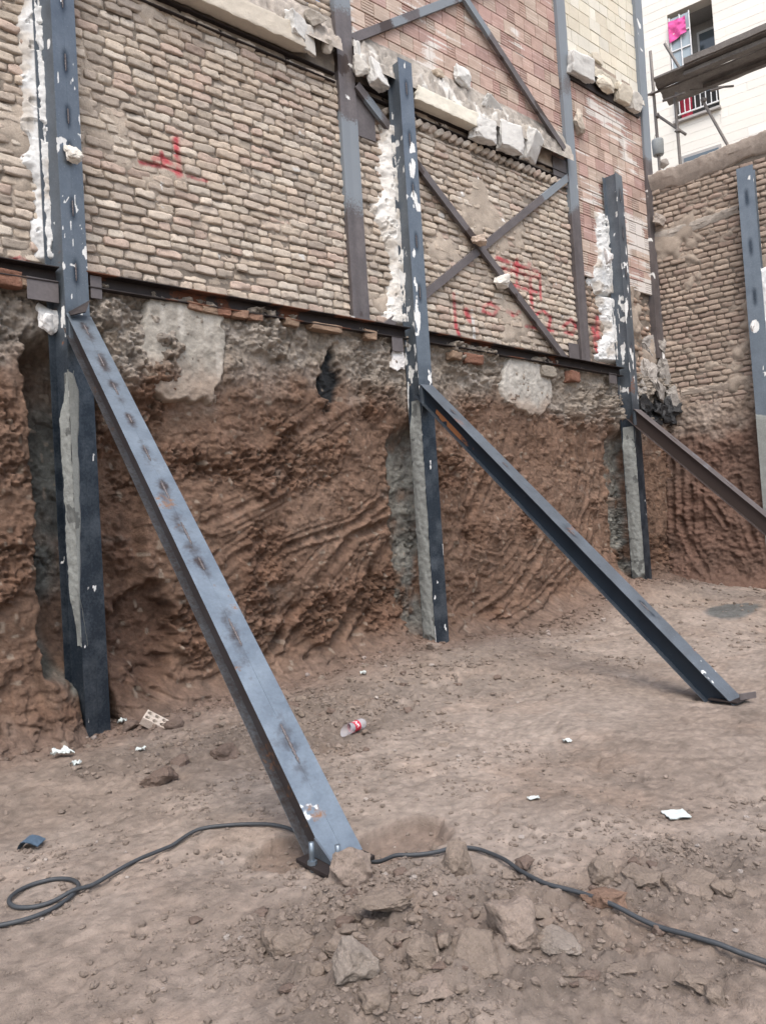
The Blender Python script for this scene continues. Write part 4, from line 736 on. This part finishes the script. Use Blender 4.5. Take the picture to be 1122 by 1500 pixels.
# ------------------------------------------------------------------ right brick wall
wall = empty('brick_wall', tuple(FR.w(np.array(2.), np.array(0.), np.array(3.))), 'old brick wall with rough mortar coping along the right side of the pit', 'wall')
PALR = [(.33,.262,.21),(.315,.248,.20),(.30,.235,.19),(.345,.278,.225),(.29,.22,.18)]
rr_ = layout(-.4, 5.0, 2.7, 7.2, .23, .093, G)
def keepr(a, z): return z > 2.9
masonry(FR, rr_, .007, .028, 10, 8, PALR, G, jd=.005, rot=.012, keep=keepr, wav=.006).build('brick_face', M['brick'], wall)
mortar(MB(), FR, -.4, 5.0, 2.6, 7.35, .020, .006, (.265,.22,.18), seed=11, fill=.05).build('mortar_bed', M['mortar'], wall)
def capstrip(fr, a0, a1, zlo, zhi, d, seed, amp=.05, col=(.33,.28,.24), name='mortar_coping', parent=None, slope=0):
    a = np.arange(a0, a1, .02); t = np.linspace(0, 1, 30); A, T = np.meshgrid(a, t, indexing='ij'); n = fbm(np.stack([A, T*.3, 0*A], -1), 5, 4, seed); n2 = fbm(np.stack([A, T*.4, 0*A], -1), 1.5, 2, seed+1); n3 = fbm(np.stack([A, T*.3, 0*A], -1), 18, 3, seed+2)
    Z = zlo+(zhi-zlo)*np.minimum(T/.6, 1)+slope*(A-a0)+.05*n2*np.where(T < .5, 1.4, .5)+.03*n*(T < .3)*1.5; D_ = np.where(T < .6, d*np.minimum(1, np.sin(np.pi*np.clip(T, 0, .5))+.0), d+(T-.6)/.4*.4)
    D_ = D_-amp*.6*n*(T < .7)-.01*n3; D_[:, 0] = .03; Z = Z+.015*n3
    c = np.array(col)*(1+.25*n+.2*n3)[..., None]
    return MB().add(fr.w(A, D_, Z).reshape(-1, 3), gq(len(a), len(t))[:, ::-1], col=np.clip(c, .03, .8).reshape(-1, 3)).build(name, M['concrete'], parent)
capstrip(FR, -.35, 5.0, 7.12, 7.42, -.09, 1001, parent=wall, slope=.07)
capstrip(FR, -.1, 1.42, 6.28, 6.44, -.03, 1011, amp=.03, col=(.36,.32,.28), name='mortar_band', parent=wall, slope=.06)
capstrip(FR, .3, 5.0, 3.55, 3.68, -.02, 1021, amp=.03, col=(.36,.30,.25), name='mortar_band', parent=wall)
# ------------------------------------------------------------------ far building with loggia
fb = empty('far_building', tuple(FX.w(np.array(1.), np.array(0.), np.array(0.))), 'cream stone apartment building beyond the right wall, with a recessed balcony window', 'building')
A0, A1, Z0, Z1 = -.47, .50, 10.78, 13.36
PALF = [(.86,.825,.75),(.845,.81,.73),(.87,.835,.765),(.84,.80,.72)]
GF = np.random.default_rng(77); mbF = MB()
for (a0, a1, z0, z1) in ((-14, A0, 2, 18), (A1, 10, 2, 18), (A0, A1, 2, Z0), (A0, A1, Z1, 18)):
    mm = masonry(FX, layout(a0, a1, z0, z1, 1.4, .20, GF), .003, .004, 4, 4, PALF, GF, jd=.0006, rot=.0004, wav=.002, rnd=.0, pexp=16, wob=.2, colv=.012); mbF.add(np.concatenate(mm.V), np.concatenate(mm.Q), col=np.concatenate(mm.C))
mbF.build('stone_facade', M['stone'], fb, smooth=False)
def fbox(a0, a1, d0, d1, z0, z1, name, mt, parent=None, seg=(1, 1, 1), fr=FX, col=None):
    t = np.array([fr.al[0], fr.al[1], 0]); n = np.array([fr.into[0], fr.into[1], 0]); V, Q = boxm(fr.w(np.array((a0+a1)/2), np.array((d0+d1)/2), np.array((z0+z1)/2)), (a1-a0, d1-d0, z1-z0), (t, n, (0, 0, 1)), seg=seg, r=.003)
    return MB().add(V, Q, col=col).build(name, M[mt], parent if parent is not None else fb, smooth=False)
for (a0, a1, z0, z1) in ((-14, A0, 2, 18), (A1, 10, 2, 18), (A0, A1, 2, Z0), (A0, A1, Z1, 18)): pass
mbB = MB()
for (a0, a1, z0, z1) in ((-14, A0-.003, 2, 18), (A1+.003, 10, 2, 18), (A0-.003, A1+.003, 2, Z0-.003), (A0-.003, A1+.003, Z1+.003, 18)):
    t = np.array([FX.al[0], FX.al[1], 0]); n = np.array([FX.into[0], FX.into[1], 0]); V, Q = boxm(FX.w(np.array((a0+a1)/2), np.array(.16), np.array((z0+z1)/2)), (a1-a0, .3, z1-z0), (t, n, (0, 0, 1)), seg=(1, 1, 1), r=.002); mbB.add(V, Q, col=(.77,.73,.65))
mbB.build('wall_core', M['stone'], fb, smooth=False)
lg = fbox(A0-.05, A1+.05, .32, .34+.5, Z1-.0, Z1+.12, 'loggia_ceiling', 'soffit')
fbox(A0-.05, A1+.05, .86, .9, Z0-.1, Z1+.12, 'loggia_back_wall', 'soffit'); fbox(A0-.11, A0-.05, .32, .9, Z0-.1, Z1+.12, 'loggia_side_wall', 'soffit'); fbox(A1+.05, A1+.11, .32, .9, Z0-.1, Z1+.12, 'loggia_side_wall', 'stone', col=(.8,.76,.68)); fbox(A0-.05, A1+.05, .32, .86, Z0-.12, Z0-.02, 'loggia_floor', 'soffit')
win = empty('win', (0, 0, 0), None, None); bpy.data.objects.remove(win)
wf = fbox(.0, .46, .80, .855, 11.35, 13.15, 'window', 'paint'); 
for z0, z1 in ((11.42, 12.18), (12.30, 13.08)): fbox(.05, .40, .785, .80, z0, z1, 'pane', 'pane', wf)
# cage of the balcony: glazed corner with white bars, pink cloth, lower railing with red curtain
cg = empty('balcony_enclosure', (0, 0, 0), None, None); bpy.data.objects.remove(cg)
en = fbox(A0+.02, A0+.05, -.02, .02, Z0+.75, Z1-.1, 'balcony_enclosure', 'paint')
for aa in (A0+.25, A0+.46): fbox(aa, aa+.025, -.02, .01, Z0+.75, Z1-.1, 'bar', 'paint', en)
for zz in (Z0+.8, Z0+1.2, Z0+1.65, Z0+2.05): fbox(A0+.05, A0+.46, -.02, .005, zz, zz+.03, 'rail', 'paint', en)
fbox(A0+.05, A0+.46, .012, .02, Z0+.75, Z1-.12, 'glass', 'paleglass', en)
rl = fbox(A0-.02, A1, -.06, -.03, Z0+.10, Z0+.13, 'balcony_railing', 'paint'); fbox(A0-.02, A1, -.06, -.03, Z0+.72, Z0+.75, 'rail', 'paint', rl)
for k in range(9): fbox(A0+.0+.115*k, A0+.02+.115*k, -.055, -.035, Z0+.13, Z0+.72, 'bar', 'paint', rl)
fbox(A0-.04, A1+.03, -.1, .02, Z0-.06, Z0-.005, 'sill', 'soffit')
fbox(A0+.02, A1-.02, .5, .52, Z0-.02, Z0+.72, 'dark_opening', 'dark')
def cloth(a0, a1, z0, z1, d, mt, label, cat, name, seed, skew=0):
    a = np.linspace(a0, a1, 30); z = np.linspace(z0, z1, 24); A, Z = np.meshgrid(a, z, indexing='ij'); T = (Z-z0)/(z1-z0); D_ = d-.012*np.sin(A*31+4*T+2*np.sin(T*5))-.05*fbm(np.stack([A, Z, 0*A], -1), 6, 3, seed); Z = Z+skew*(A-a0)*(1-T); V = FX.w(A, D_, Z); V2 = FX.w(A, D_+.004, Z); n = A.size; q = gq(30, 24)
    return tag(MB().add(V.reshape(-1, 3), q[:, ::-1]).add(V2.reshape(-1, 3), q).build(name, M[mt]), label, cat)
cloth(A0+.02, A0+.40, Z1-.72, Z1-.22, -.06, 'pink', 'bright pink cloth hung on the balcony enclosure of the cream building', 'cloth', 'pink_cloth', 5, .3)
cloth(A0+.10, A0+.36, Z0+.0, Z0+.72, .2, 'clothred', 'dark red curtain behind the white balcony railing', 'curtain', 'red_curtain', 9)
w2 = fbox(-.40, .47, -.015, .05, 9.0, 9.93, 'window', 'soffit'); fbox(-.34, .41, -.03, -.0155, 9.05, 9.86, 'pane', 'pane', w2)
# ------------------------------------------------------------------ scaffold behind the right wall
sca = empty('scaffold', tuple(FS.w(np.array(.5), np.array(0.), np.array(6.5))), 'weathered tube scaffold with a plank platform above the right wall', 'scaffold')
def spole(p, q, r=.026, d0=0, d1=0, ext=0, name='tube'):
    a, z = FS.on(*p, d0); b, y = FS.on(*q, d1); P0_ = FS.w(a, d0, z); P1_ = FS.w(b, d1, y); P1_ = P1_+(P1_-P0_)*ext; pts = np.linspace(P0_, P1_, 8); V, Q, T = tube(pts, r, 10); return MB().add(V, Q, T).build(name, M['pole'], sca)
spole((952, 75), (966, 250), .03, 0, 0, .6); spole((988, 143), (996, 243), .03, -.1, -.1, .8); spole((1030, 150), (1066, 214), .027, -.05, -.05, .6); spole((973, 64), (1000, 108), .028, .1, .1)
spole((961, 168), (1004, 197), .027, .02, -.1); spole((946, 140), (992, 124), .024, -.05, -.05); spole((970, 148), (1003, 136), .024, -.2, -.2); spole((1010, 132), (1074, 126), .02, .1, .1); spole((1040, 133), (1060, 127), .022, -.2, -.2)
for p, d0 in (((962, 170), 0), ((992, 193), -.1), ((955, 137), 0), ((990, 140), -.1), ((1030, 146), -.05)):
    a, z = FS.on(*p, d0); V, F = rockm(FS.w(a, d0, z), (.12, .11, .12), int(p[0]), sub=3, planes=8, rough=.08); MB().add(V, T=F).build('coupler', M['pole'], sca)
def plank(a0, a1, d0, d1, z, slope, th, seed, name='plank'):
    t = np.array([FS.al[0], FS.al[1], slope]); t /= np.linalg.norm(t); n = np.array([FS.into[0], FS.into[1], 0]); u = np.cross(t, n); c = FS.w(np.array((a0+a1)/2), np.array((d0+d1)/2), np.array(z+slope*(a1-a0)/2)); V, Q = boxm(c, (a1-a0, d1-d0, th), (t, n, u), seg=(30, 4, 1), r=.006, amp=.012, fr=4, seed=seed); return MB().add(V, Q).build(name, M['wood'], sca, smooth=False)
za = FS.on(968, 132, 0)
for k in range(5): plank(za[0]-.02-.03*(k % 2), 4.6+.1*(k % 3), -.5+.24*k, -.5+.24*k+.225, za[1]+.02*math.sin(k*2.1), .03+.006*math.cos(k*3), .042, 1100+k)
plank(za[0]+.55, 4.6, -.535, -.505, za[1]+.08, .035, .12, 1110, 'toe_board'); plank(za[0]+.5, 4.6, -.4, -.3, za[1]-.07, .03, .08, 1111, 'bearer'); plank(za[0]+.7, 4.6, .3, .4, za[1]-.08, .03, .08, 1112, 'bearer')
def simple_lump(fr, px, py, off, size, seed, name, mt, label, cat, col):
    a, z = fr.on(px, py, off); V, F = rockm(fr.w(a, off, z), size, seed, sub=4, planes=7, rough=.06); tag(MB().add(V, T=F, col=col).build(name, M[mt]), label, cat)
simple_lump(FR, 973, 240, .12, (.16, .16, .19), 1201, 'loose_stone', 'clod', 'rounded grey stone resting on the coping of the right wall near the corner', 'stone', (.34,.31,.28))
a, z = FS.on(967, 215, 0); cc = FS.w(a-.05, 0, z); V, Q, T = tube([cc+[0, 0, -.16], cc+[0, 0, -.145], cc+[0, 0, .12], cc+[0, 0, .15], cc+[0, 0, .16]], [.09, .105, .115, .11, .06], 20); ho = MB().add(V, Q, T, col=(.36,.38,.38)).build('hanging_bucket', M['concrete'])
tag(ho, 'small pale grey round bucket hung on the left scaffold pole', 'bucket')
V, Q, T = tube(spline([cc+[-.11, 0, .14], cc+[-.06, 0, .25], cc+[.05, 0, .25], cc+[.11, 0, .14]], 14), .006, 6); MB().add(V, Q, T).build('handle', M['pole'], ho)
# ------------------------------------------------------------------ clods, cable, litter
def clod(px, py, w, h, label, seed, flat=False, col=(.226,.181,.147), tilt=0, sink=.29, sub=5, rough=.13, planes=10, name='soil_clod', cat='clod', box=False, yaw=None, ay=.85):
    p = gpt(px, py+h*.35); s = np.linalg.norm(p-[0, 0, EYE])/FOC; W = w*s*1.12
    H = max(h*s*(.95 if not flat else .5), .02); gz = float(ground_z(p[0:1], p[1:2])[0])
    V, F = rockm((p[0], p[1]+W*.25, gz+H*(.49-sink)), (W, W*ay, H*1.15), seed, sub=sub, planes=planes, rough=rough, tilt=tilt, yaw=yaw, box=box)
    c = np.array(col)*(1+.12*fbm(V, 8, 3, seed))[:, None]
    return tag(MB().add(V, T=F, col=np.clip(c, .02, .8)).build(name, M['clod']), label, cat, 'loose clods of earth on the pit floor')
DK = (.165,.122,.10); LT = (.265,.212,.176); GR = (.255,.217,.185)
for k, a in enumerate([
    (528,1272,60,56,'big light brown clod leaning against the foot of the nearest strut',LT,0,0),(683,1257,52,52,'lumpy brown clod lying over the black cable',None,0,0),(577,1330,70,46,'tilted flat clod with a dark gap beneath, in front of the strut foot',None,1,.25),(768,1360,82,72,'largest angular clod, right of the flat slab near the bottom centre',LT,0,0),(835,1382,60,34,'smooth greyish clod right of the largest angular clod',GR,1,0),(716,1390,76,84,'wide flat slab of dried mud left of the largest angular clod',None,1,.12),
    (645,1450,64,38,'pale rounded clod near the bottom edge below the flat slab',LT,1,.1),(533,1428,62,54,'pale grey clod at the bottom, left of centre',GR,0,0),(437,1382,50,34,'brown clod on the left side of the clod heap',None,0,0),(404,1378,34,34,'rough clod at the far left of the heap',None,0,.3),(580,1378,60,26,'thin plate of earth with a dark hollow beneath, middle of the heap',None,1,.2),(508,1388,44,30,'medium clod between the left clod and the thin plate',None,0,0),(630,1402,50,34,'knobbly clod just left of the flat slab',None,0,0),(560,1475,40,26,'small clod cut by nothing, near the bottom, under the pale grey clod',None,0,0),
    (242,1136,54,30,'dark damp clod on the left floor',DK,0,0),(268,1114,26,18,'little dark clod behind the dark damp clod',DK,0,0),(340,1104,42,26,'brown clod left of the nearest strut, by the wall rubble',DK,0,0),(905,1326,56,26,'reddish brown clod touching the black cable at the right',(.20,.13,.095),0,0),(955,1288,54,30,'flat crusted clod right of the cable, near the paper',None,1,0),(1035,1288,76,40,'broad low clod at the right, beyond the cable',None,1,0),(1020,1309,32,20,'small pale clod in front of the broad low clod',LT,0,0),(1066,1303,28,18,'small clod to the right of the broad low clod',None,0,0),(896,1284,44,30,'crumbly clod left of the flat crusted clod',None,0,0),(777,1270,30,24,'clod just above the cable bend, right of the clod on the cable',DK,0,0),(812,1290,26,16,'low clod above the cable, second from its bend',None,1,0),
    (868,1427,30,16,'dark sliver of clod below the cable at the bottom right',DK,1,0),(922,1422,36,16,'brown flake of earth below the cable at the bottom right',None,1,0),(1040,1426,56,32,'low wide clod near the right bottom corner below the cable',None,1,0),(1056,1456,28,22,'round clod under the low wide clod in the bottom right corner',None,0,0),(975,1366,22,14,'small brown clod on the right of the cable',DK,0,0),(800,1335,30,18,'small clod behind the largest angular clod',None,0,0),(90,1000,36,26,'clod sitting in the shaft mouth left of the tallest post',None,0,0),(66,985,26,20,'small clod at the back of the shaft mouth left of the tallest post',DK,0,0),(430,1030,24,15,'dark clod at the foot of the bank right of the nearest strut',DK,0,0),
    (1012,926,20,10,'pale flat stone on the far floor at the right',LT,1,0),(1075,1310,20,12,'tiny clod at the right end of the clod row',None,0,0),(637,948,26,14,'pale stone at the base of the second post',LT,0,0),(195,1066,24,16,'dark lump left of the perforated brick piece',DK,0,0),(262,1060,26,16,'dark lump right of the perforated brick piece',DK,0,0)]):
    x, y, w, h, lb, col, fl, tl = a; lb = lb.replace(' cut by nothing,', ' lying')
    clod(x, y, w, h, lb, 1300+k*3, flat=bool(fl), col=col or (.226,.181,.147), tilt=tl, sub=5 if w > 40 else 4)
gs = np.random.default_rng(404)
def scatter_big(n, cx, cy, sx, sy, w0, w1, label):
    for k in range(n):
        x, y = gs.normal(cx, sx), gs.normal(cy, sy)
        if not (0 < x < 1120 and 950 < y < 1495): continue
        w = gs.uniform(w0, w1); clod(x, y, w, w*gs.uniform(.5, .75), label, int(2000+gs.integers(9000)), flat=gs.random() < .3, col=(.226,.181,.147) if gs.random() < .7 else DK, sub=3, sink=.35)
scatter_big(75, 600, 1385, 105, 60, 9, 26, 'small brown clod in the loose heap in front of the strut foot')
scatter_big(20, 820, 1400, 90, 50, 10, 20, 'small brown clod beside the cable in the bottom right')
scatter_big(14, 990, 1300, 60, 15, 9, 18, 'small brown clod in the row beyond the cable at the right')
scatter_big(58, 430, 1045, 110, 38, 7, 17, 'small dark clod in the crumbly strip at the foot of the bank')
scatter_big(14, 230, 1085, 90, 20, 8, 14, 'small dark clod on the left floor near the tallest post')
scatter_big(26, 640, 985, 90, 20, 6, 14, 'small dark clod on the floor around the base of the second post')
scatter_big(16, 940, 880, 70, 14, 6, 13, 'small dark clod on the far floor below the third post')
# crumbs: one uncountable mass
mbc = MB(); DV, DF = ico(1); DV2, DF2 = ico(2)
def crumbs(n, zone, smin, smax, colA):
    X = []; tries = 0
    while len(X) < n and tries < 60:
        tries += 1; pq = np.stack([gs.uniform(*zone[0], 4000), gs.uniform(*zone[1], 4000)], 1); r = roughness(pq[:, 0], pq[:, 1]); cl_ = ss(-.15, .35, fbm(np.stack([pq[:, 0], pq[:, 1], 0*pq[:, 0]], 1), 3.2, 3, 606)); pq = pq[gs.random(4000) < r*(.15+.85*cl_)]; X += list(pq)
    X = np.array(X[:n]); gz = ground_z(X[:, 0], X[:, 1])
    for (x, y), z in zip(X, gz):
        s = smin*(smax/smin)**(gs.random()**2.2); D_, F = (DV2, DF2) if s > .02 else (DV, DF)
        V = D_*(1+.28*gs.normal(size=(len(D_), 1)).clip(-1.3, 1.3)*(.7 if s > .02 else 1))*np.array([1, gs.uniform(.6, 1), gs.uniform(.45, .85)])*s/2; yw = gs.uniform(0, 6.3); c, sn = math.cos(yw), math.sin(yw)
        V = V@np.array([[c, sn, 0], [-sn, c, 0], [0, 0, 1]])+[x, y, z+s*.12]
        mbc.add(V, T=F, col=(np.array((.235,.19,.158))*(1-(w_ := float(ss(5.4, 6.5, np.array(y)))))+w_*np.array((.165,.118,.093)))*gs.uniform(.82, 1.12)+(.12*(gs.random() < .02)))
crumbs(9500, ((.3, 4.0), (.9, 4.4)), .005, .036, (.25,.197,.168)); crumbs(4200, ((1.0, 7.0), (4.0, 6.7)), .009, .06, (.18,.13,.105)); crumbs(2000, ((6.5, 12.5), (3.5, 6.7)), .015, .08, (.18,.13,.105))
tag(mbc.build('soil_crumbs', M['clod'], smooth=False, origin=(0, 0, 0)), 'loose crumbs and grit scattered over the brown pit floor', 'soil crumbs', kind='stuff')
# cable
cpx = [(-25,1368),(0,1364),(43,1353),(71,1341),(107,1316),(116,1303),(107,1293),(82,1291),(46,1300),(21,1314),(14,1325),(25,1334),(50,1334),(82,1325),(110,1314),(153,1293),(192,1273),(250,1244),(290,1223),(345,1215),(400,1216),(450,1228),(510,1246),(550,1253),(600,1255),(640,1250),(665,1244),(700,1246),(730,1258),(765,1285),(800,1305),(850,1322),(905,1345),(960,1368),(1040,1396),(1122,1420),(1180,1436)]
cp = np.array([gpt(*q) for q in cpx]); cs = spline(cp, 420); cs[:, 2] = ground_z(cs[:, 0], cs[:, 1])
k = np.ones(15)/15; zz = np.convolve(np.pad(cs[:, 2], 7, 'edge'), k, 'valid'); mx = np.max(np.stack([np.roll(cs[:, 2], q) for q in range(-9, 10)]), 0); cs[:, 2] = np.maximum(np.convolve(np.pad(mx, 7, 'edge'), k, 'valid'), cs[:, 2])+.010
tt = np.linspace(0, 1, 420); cs[:, 2] += .016*np.exp(-((tt-tt[np.argmin(np.hypot(cs[:, 0]-cp[14][0], cs[:, 1]-cp[14][1])+(tt < .15)*9)])/.012)**2)
V, Q, T = tube(cs, .0095, 10); tag(MB().add(V, Q, T).build('cable', M['rubber']), 'black rubber cable with one loop at the left, snaking across the pit floor', 'cable')
# litter
def sheet(px, py, w, dpt, label, mt, cat, name, seed, yaw=0, crumple=.02, nn=16, tornfreq=3):
    p = gpt(px, py); s = np.linalg.norm(p-[0, 0, EYE])/FOC; gz = float(ground_z(p[0:1], p[1:2])[0]); u = np.linspace(-1, 1, nn); U, Vv = np.meshgrid(u, u, indexing='ij'); Pn = np.stack([U, Vv, 0*U+seed], -1)
    tr_ = .3 if name == 'paper_scrap' else 1.; X = U*w*s/2*(1+.2*tr_*fbm(Pn, tornfreq, 2, seed)); Y = Vv*dpt/2*(1+.25*tr_*fbm(Pn, tornfreq, 2, seed+1)); Z = gz+.012+crumple*(fbm(Pn, 1.6, 3, seed+2)+.5); c, sn = math.cos(yaw), math.sin(yaw)
    V = np.stack([p[0]+X*c-Y*sn, p[1]+X*sn+Y*c, Z], -1).reshape(-1, 3); q = gq(nn, nn); m = np.zeros(V.shape)
    if 'paper' in name: m[:, 2] = .8*((np.abs(U) < .12) & (np.abs(Vv) < .25)).ravel()
    return tag(MB().add(V, q, msk=m).add(V-[0, 0, .003], q[:, ::-1]).build(name, M[mt]), label, cat)
VY = -.65
sheet(990, 1194, 29, .11, 'flat pale green-white paper slip on the floor at the right', 'paper', 'paper', 'paper_scrap', 1, VY, .008)
sheet(93, 1109, 26, .09, 'crumpled white plastic scrap on the left floor', 'paper', 'litter', 'plastic_scrap', 4, VY, .05, 22, 6)
sheet(112, 1124, 10, .07, 'small white scrap just right of the crumpled one on the left', 'paper', 'litter', 'plastic_scrap', 5, VY, .03)
sheet(180, 1063, 10, .07, 'small white scrap beside the foot of the tallest post', 'paper', 'litter', 'plastic_scrap', 6, VY, .04)
sheet(207, 1101, 12, .06, 'thin white scrap between the perforated brick piece and the dark damp clod', 'paper', 'litter', 'plastic_scrap', 7, VY, .02)
sheet(830, 1086, 12, .05, 'small white scrap on the open floor right of centre', 'paper', 'litter', 'plastic_scrap', 8, VY, .015)
sheet(781, 1172, 15, .035, 'thin white sliver on the open floor left of the paper slip', 'paper', 'litter', 'plastic_scrap', 9, VY, .01)
sheet(532, 986, 8, .06, 'tiny white scrap at the foot of the bank', 'paper', 'litter', 'plastic_scrap', 10, VY, .03)
# blue folded metal offcut
p = gpt(46, 1243); g0 = float(ground_z(p[0:1], p[1:2])[0]); aa = np.array([math.cos(VY), math.sin(VY), 0]); bb = np.array([-aa[1], aa[0], 0]); nsteps = 9; prof = [(-.075, .0), (-.06, .035), (-.045, .05), (-.02, .055), (.03, .045), (.085, .02)]
V = np.array([p+[0, 0, g0-p[2]+.006]+bb*(y*.7)+aa*(x*.66+.02*y)+np.array([0, 0, z_*.75]) for y in np.linspace(-.07, .07, nsteps) for x, z_ in prof]); q = gq(nsteps, len(prof))
tag(MB().add(V, q).add(V-[0, 0, .004], q[:, ::-1]).build('metal_offcut', M['bluemetal'], smooth=False), 'blue folded sheet-metal offcut on the left floor above the cable loop', 'metal offcut')
# perforated brick piece
p = gpt(230, 1066); g0 = float(ground_z(p[0:1], p[1:2])[0]); bmx = bmesh.new()
def hexa():
    W, Dp, Hh = .20, .13, .07; nx, ny = 3, 2; mb = MB(); e1 = np.array([math.cos(-.75), math.sin(-.75), 0]); nrm = np.array([.25, -.55, .8]); nrm /= np.linalg.norm(nrm); e1 = e1-nrm*(e1@nrm); e1 /= np.linalg.norm(e1); e2 = np.cross(nrm, e1); O = p+[0, 0, g0-p[2]+.05]
    cw, ch = W/nx, Dp/ny; K = 16
    def T3(x, y, z_): return O+e1*x+e2*y+nrm*z_
    for i in range(nx):
        for j in range(ny):
            cx, cy = -W/2+cw*(i+.5), -Dp/2+ch*(j+.5); an = np.linspace(0, 2*np.pi, K, endpoint=False)
            outr = np.array([(max(-1, min(1, 1.45*math.cos(x)))*cw/2, max(-1, min(1, 1.45*math.sin(x)))*ch/2) for x in an]); inn = np.stack([np.cos(an), np.sin(an)], 1)*min(cw, ch)*.33
            V = np.array([T3(cx+x, cy+y, 0) for x, y in outr]+[T3(cx+x, cy+y, 0) for x, y in inn]+[T3(cx+x, cy+y, -Hh+.01) for x, y in inn]); Q = []
            for k in range(K): k2 = (k+1) % K; Q += [[k, k2, K+k2, K+k], [K+k, K+k2, 2*K+k2, 2*K+k]]
            Vc = np.concatenate([V, [T3(cx, cy, -Hh+.01)]]); mb.add(Vc, Q, [[2*K+k, 2*K+(k+1) % K, 3*K] for k in range(K)], col=(.58,.5,.43))
    C = [T3(x, y, z_) for z_ in (0, -Hh) for x, y in ((-W/2, -Dp/2), (W/2, -Dp/2), (W/2, Dp/2), (-W/2, Dp/2))]
    mb.add(C, [[0, 4, 5, 1], [1, 5, 6, 2], [2, 6, 7, 3], [3, 7, 4, 0], [4, 7, 6, 5]], col=(.5,.42,.36)); return mb
tag(hexa().build('perforated_brick', M['clod'], smooth=False), 'pale six-hole perforated brick piece lying at the foot of the bank', 'brick')
# cut soft-drink bottle
p = gpt(518, 1076); g0 = float(ground_z(p[0:1], p[1:2])[0]); ax = np.array([.97, .25, .0]); ax /= np.linalg.norm(ax); sd = np.array([-ax[1], ax[0], 0]); up = np.array([0, 0, 1.]); O = p+[0, 0, g0-p[2]+.045]
def bottle_part(x0, x1, rad, n=14, K=28, cut=0.0, wave=0):
    V = []; xs = np.linspace(0, 1, n); an = np.linspace(0, 2*np.pi, K, endpoint=False)
    for t_ in xs:
        for a_ in an:
            st_ = x0+cut*(.5+.5*math.sin(a_))*(1) if cut else x0; x = st_+(x1-st_)*t_; r = rad(x); V.append(O+ax*x+sd*r*math.cos(a_)+up*r*math.sin(a_))
    i = np.arange(n*K).reshape(n, K); j = np.roll(i, -1, 1); Q = np.stack([i[:-1], j[:-1], j[1:], i[1:]], -1).reshape(-1, 4); return np.array(V), Q, xs, an
rad = lambda x: .043*(1-.12*math.exp(-((x-.02)/.05)**2)) if x < .1 else .043*max(.35, math.sqrt(max(0, 1-((x-.1)/.045)**2)))
V, Q, _, _ = bottle_part(-.13, .135, rad, 20, 28, cut=.075); bo = MB().add(V, Q).build('cut_bottle', M['plastic']); tag(bo, 'cut-open clear plastic drink bottle with a red label on the floor', 'bottle')
V, Q, xs, an = bottle_part(-.02, .05, lambda x: rad(x)+.0012, 26, 56); T_, A2 = np.meshgrid(xs, an, indexing='ij'); m = np.zeros((T_.size, 3))
sw = (np.abs(T_-.5-.16*np.sin(A2*7+.6)) < .075)*(np.sin(A2) > -.1)+(np.abs(T_-.5-.2*np.sin(A2*13)) < .05)*(np.sin(A2) > .1); m[:, 0] = np.clip(sw, 0, 1).ravel()
MB().add(V, Q, msk=m).build('label_wrap', M['label'], bo)
# leaning offcut by the fourth post
q0 = FR.w(np.array(1.62), np.array(-.36), np.array(1.66)); mb = MB(); q1 = q0+np.array([.55, -1.5, -1.55])
rt = empty('steel_strut', tuple(q1), 'short steel strut end leaning by the post at the right edge', 'steel strut', 'raking steel struts propping the posts')
ibeam(mb, q0, q1, (1, .3, 0), 0, .05, lambda V, l, d, w: np.zeros(V.shape), 9); mb.build('i_beam', M['strut'], rt, smooth=False)
# ------------------------------------------------------------------ camera, light, sky
cam = bpy.data.cameras.new('camera'); co = bpy.data.objects.new('camera', cam); COL.objects.link(co); SC.camera = co
from mathutils import Matrix
R_ = np.array([[CW[0], CN[0], CU[0]], [-CW[1], -CN[1], -CU[1]], [-CW[2], -CN[2], -CU[2]]]).T   # columns: right, up, back in world
mw = Matrix.Identity(4)
for i in range(3):
    for j in range(3): mw[i][j] = float(R_[i, j])
mw[2][3] = EYE; co.matrix_world = mw
cam.sensor_fit = 'VERTICAL'; cam.sensor_height = 36; cam.sensor_width = 27; cam.lens = 36*FOC/1500; cam.clip_end = 2000; cam.clip_start = .05
EL, AZ = 60, 215    # sun elevation, and compass azimuth of where it stands (deg from +Y, clockwise)
w = bpy.data.worlds.new('World'); SC.world = w; w.use_nodes = True; nt = w.node_tree; bg = nt.nodes['Background']
sky = nt.nodes.new('ShaderNodeTexSky'); sky.sky_type = 'NISHITA'; sky.sun_disc = False; sky.sun_elevation = math.radians(EL); sky.sun_rotation = math.radians(AZ); sky.dust_density = 4; sky.air_density = 1.2; sky.ozone_density = 1
hs = nt.nodes.new('ShaderNodeHueSaturation'); hs.inputs['Saturation'].default_value = .8; nt.links.new(sky.outputs[0], hs.inputs['Color']); nt.links.new(hs.outputs[0], bg.inputs[0]); bg.inputs[1].default_value = .15
sl = bpy.data.lights.new('sun', 'SUN'); so = bpy.data.objects.new('sun', sl); COL.objects.link(so); sl.energy = .7; sl.angle = math.radians(45); sl.color = (1, .985, .96)
dv = Vector((math.sin(math.radians(AZ))*math.cos(math.radians(EL)), math.cos(math.radians(AZ))*math.cos(math.radians(EL)), math.sin(math.radians(EL)))); so.rotation_euler = dv.to_track_quat('Z', 'Y').to_euler(); so.location = (0, 0, 30)
SC.view_settings.view_transform = 'Standard'; SC.view_settings.look = 'None'; SC.view_settings.exposure = 1.0; SC.view_settings.gamma = 1
SC.cycles.max_bounces = 6; SC.cycles.diffuse_bounces = 2
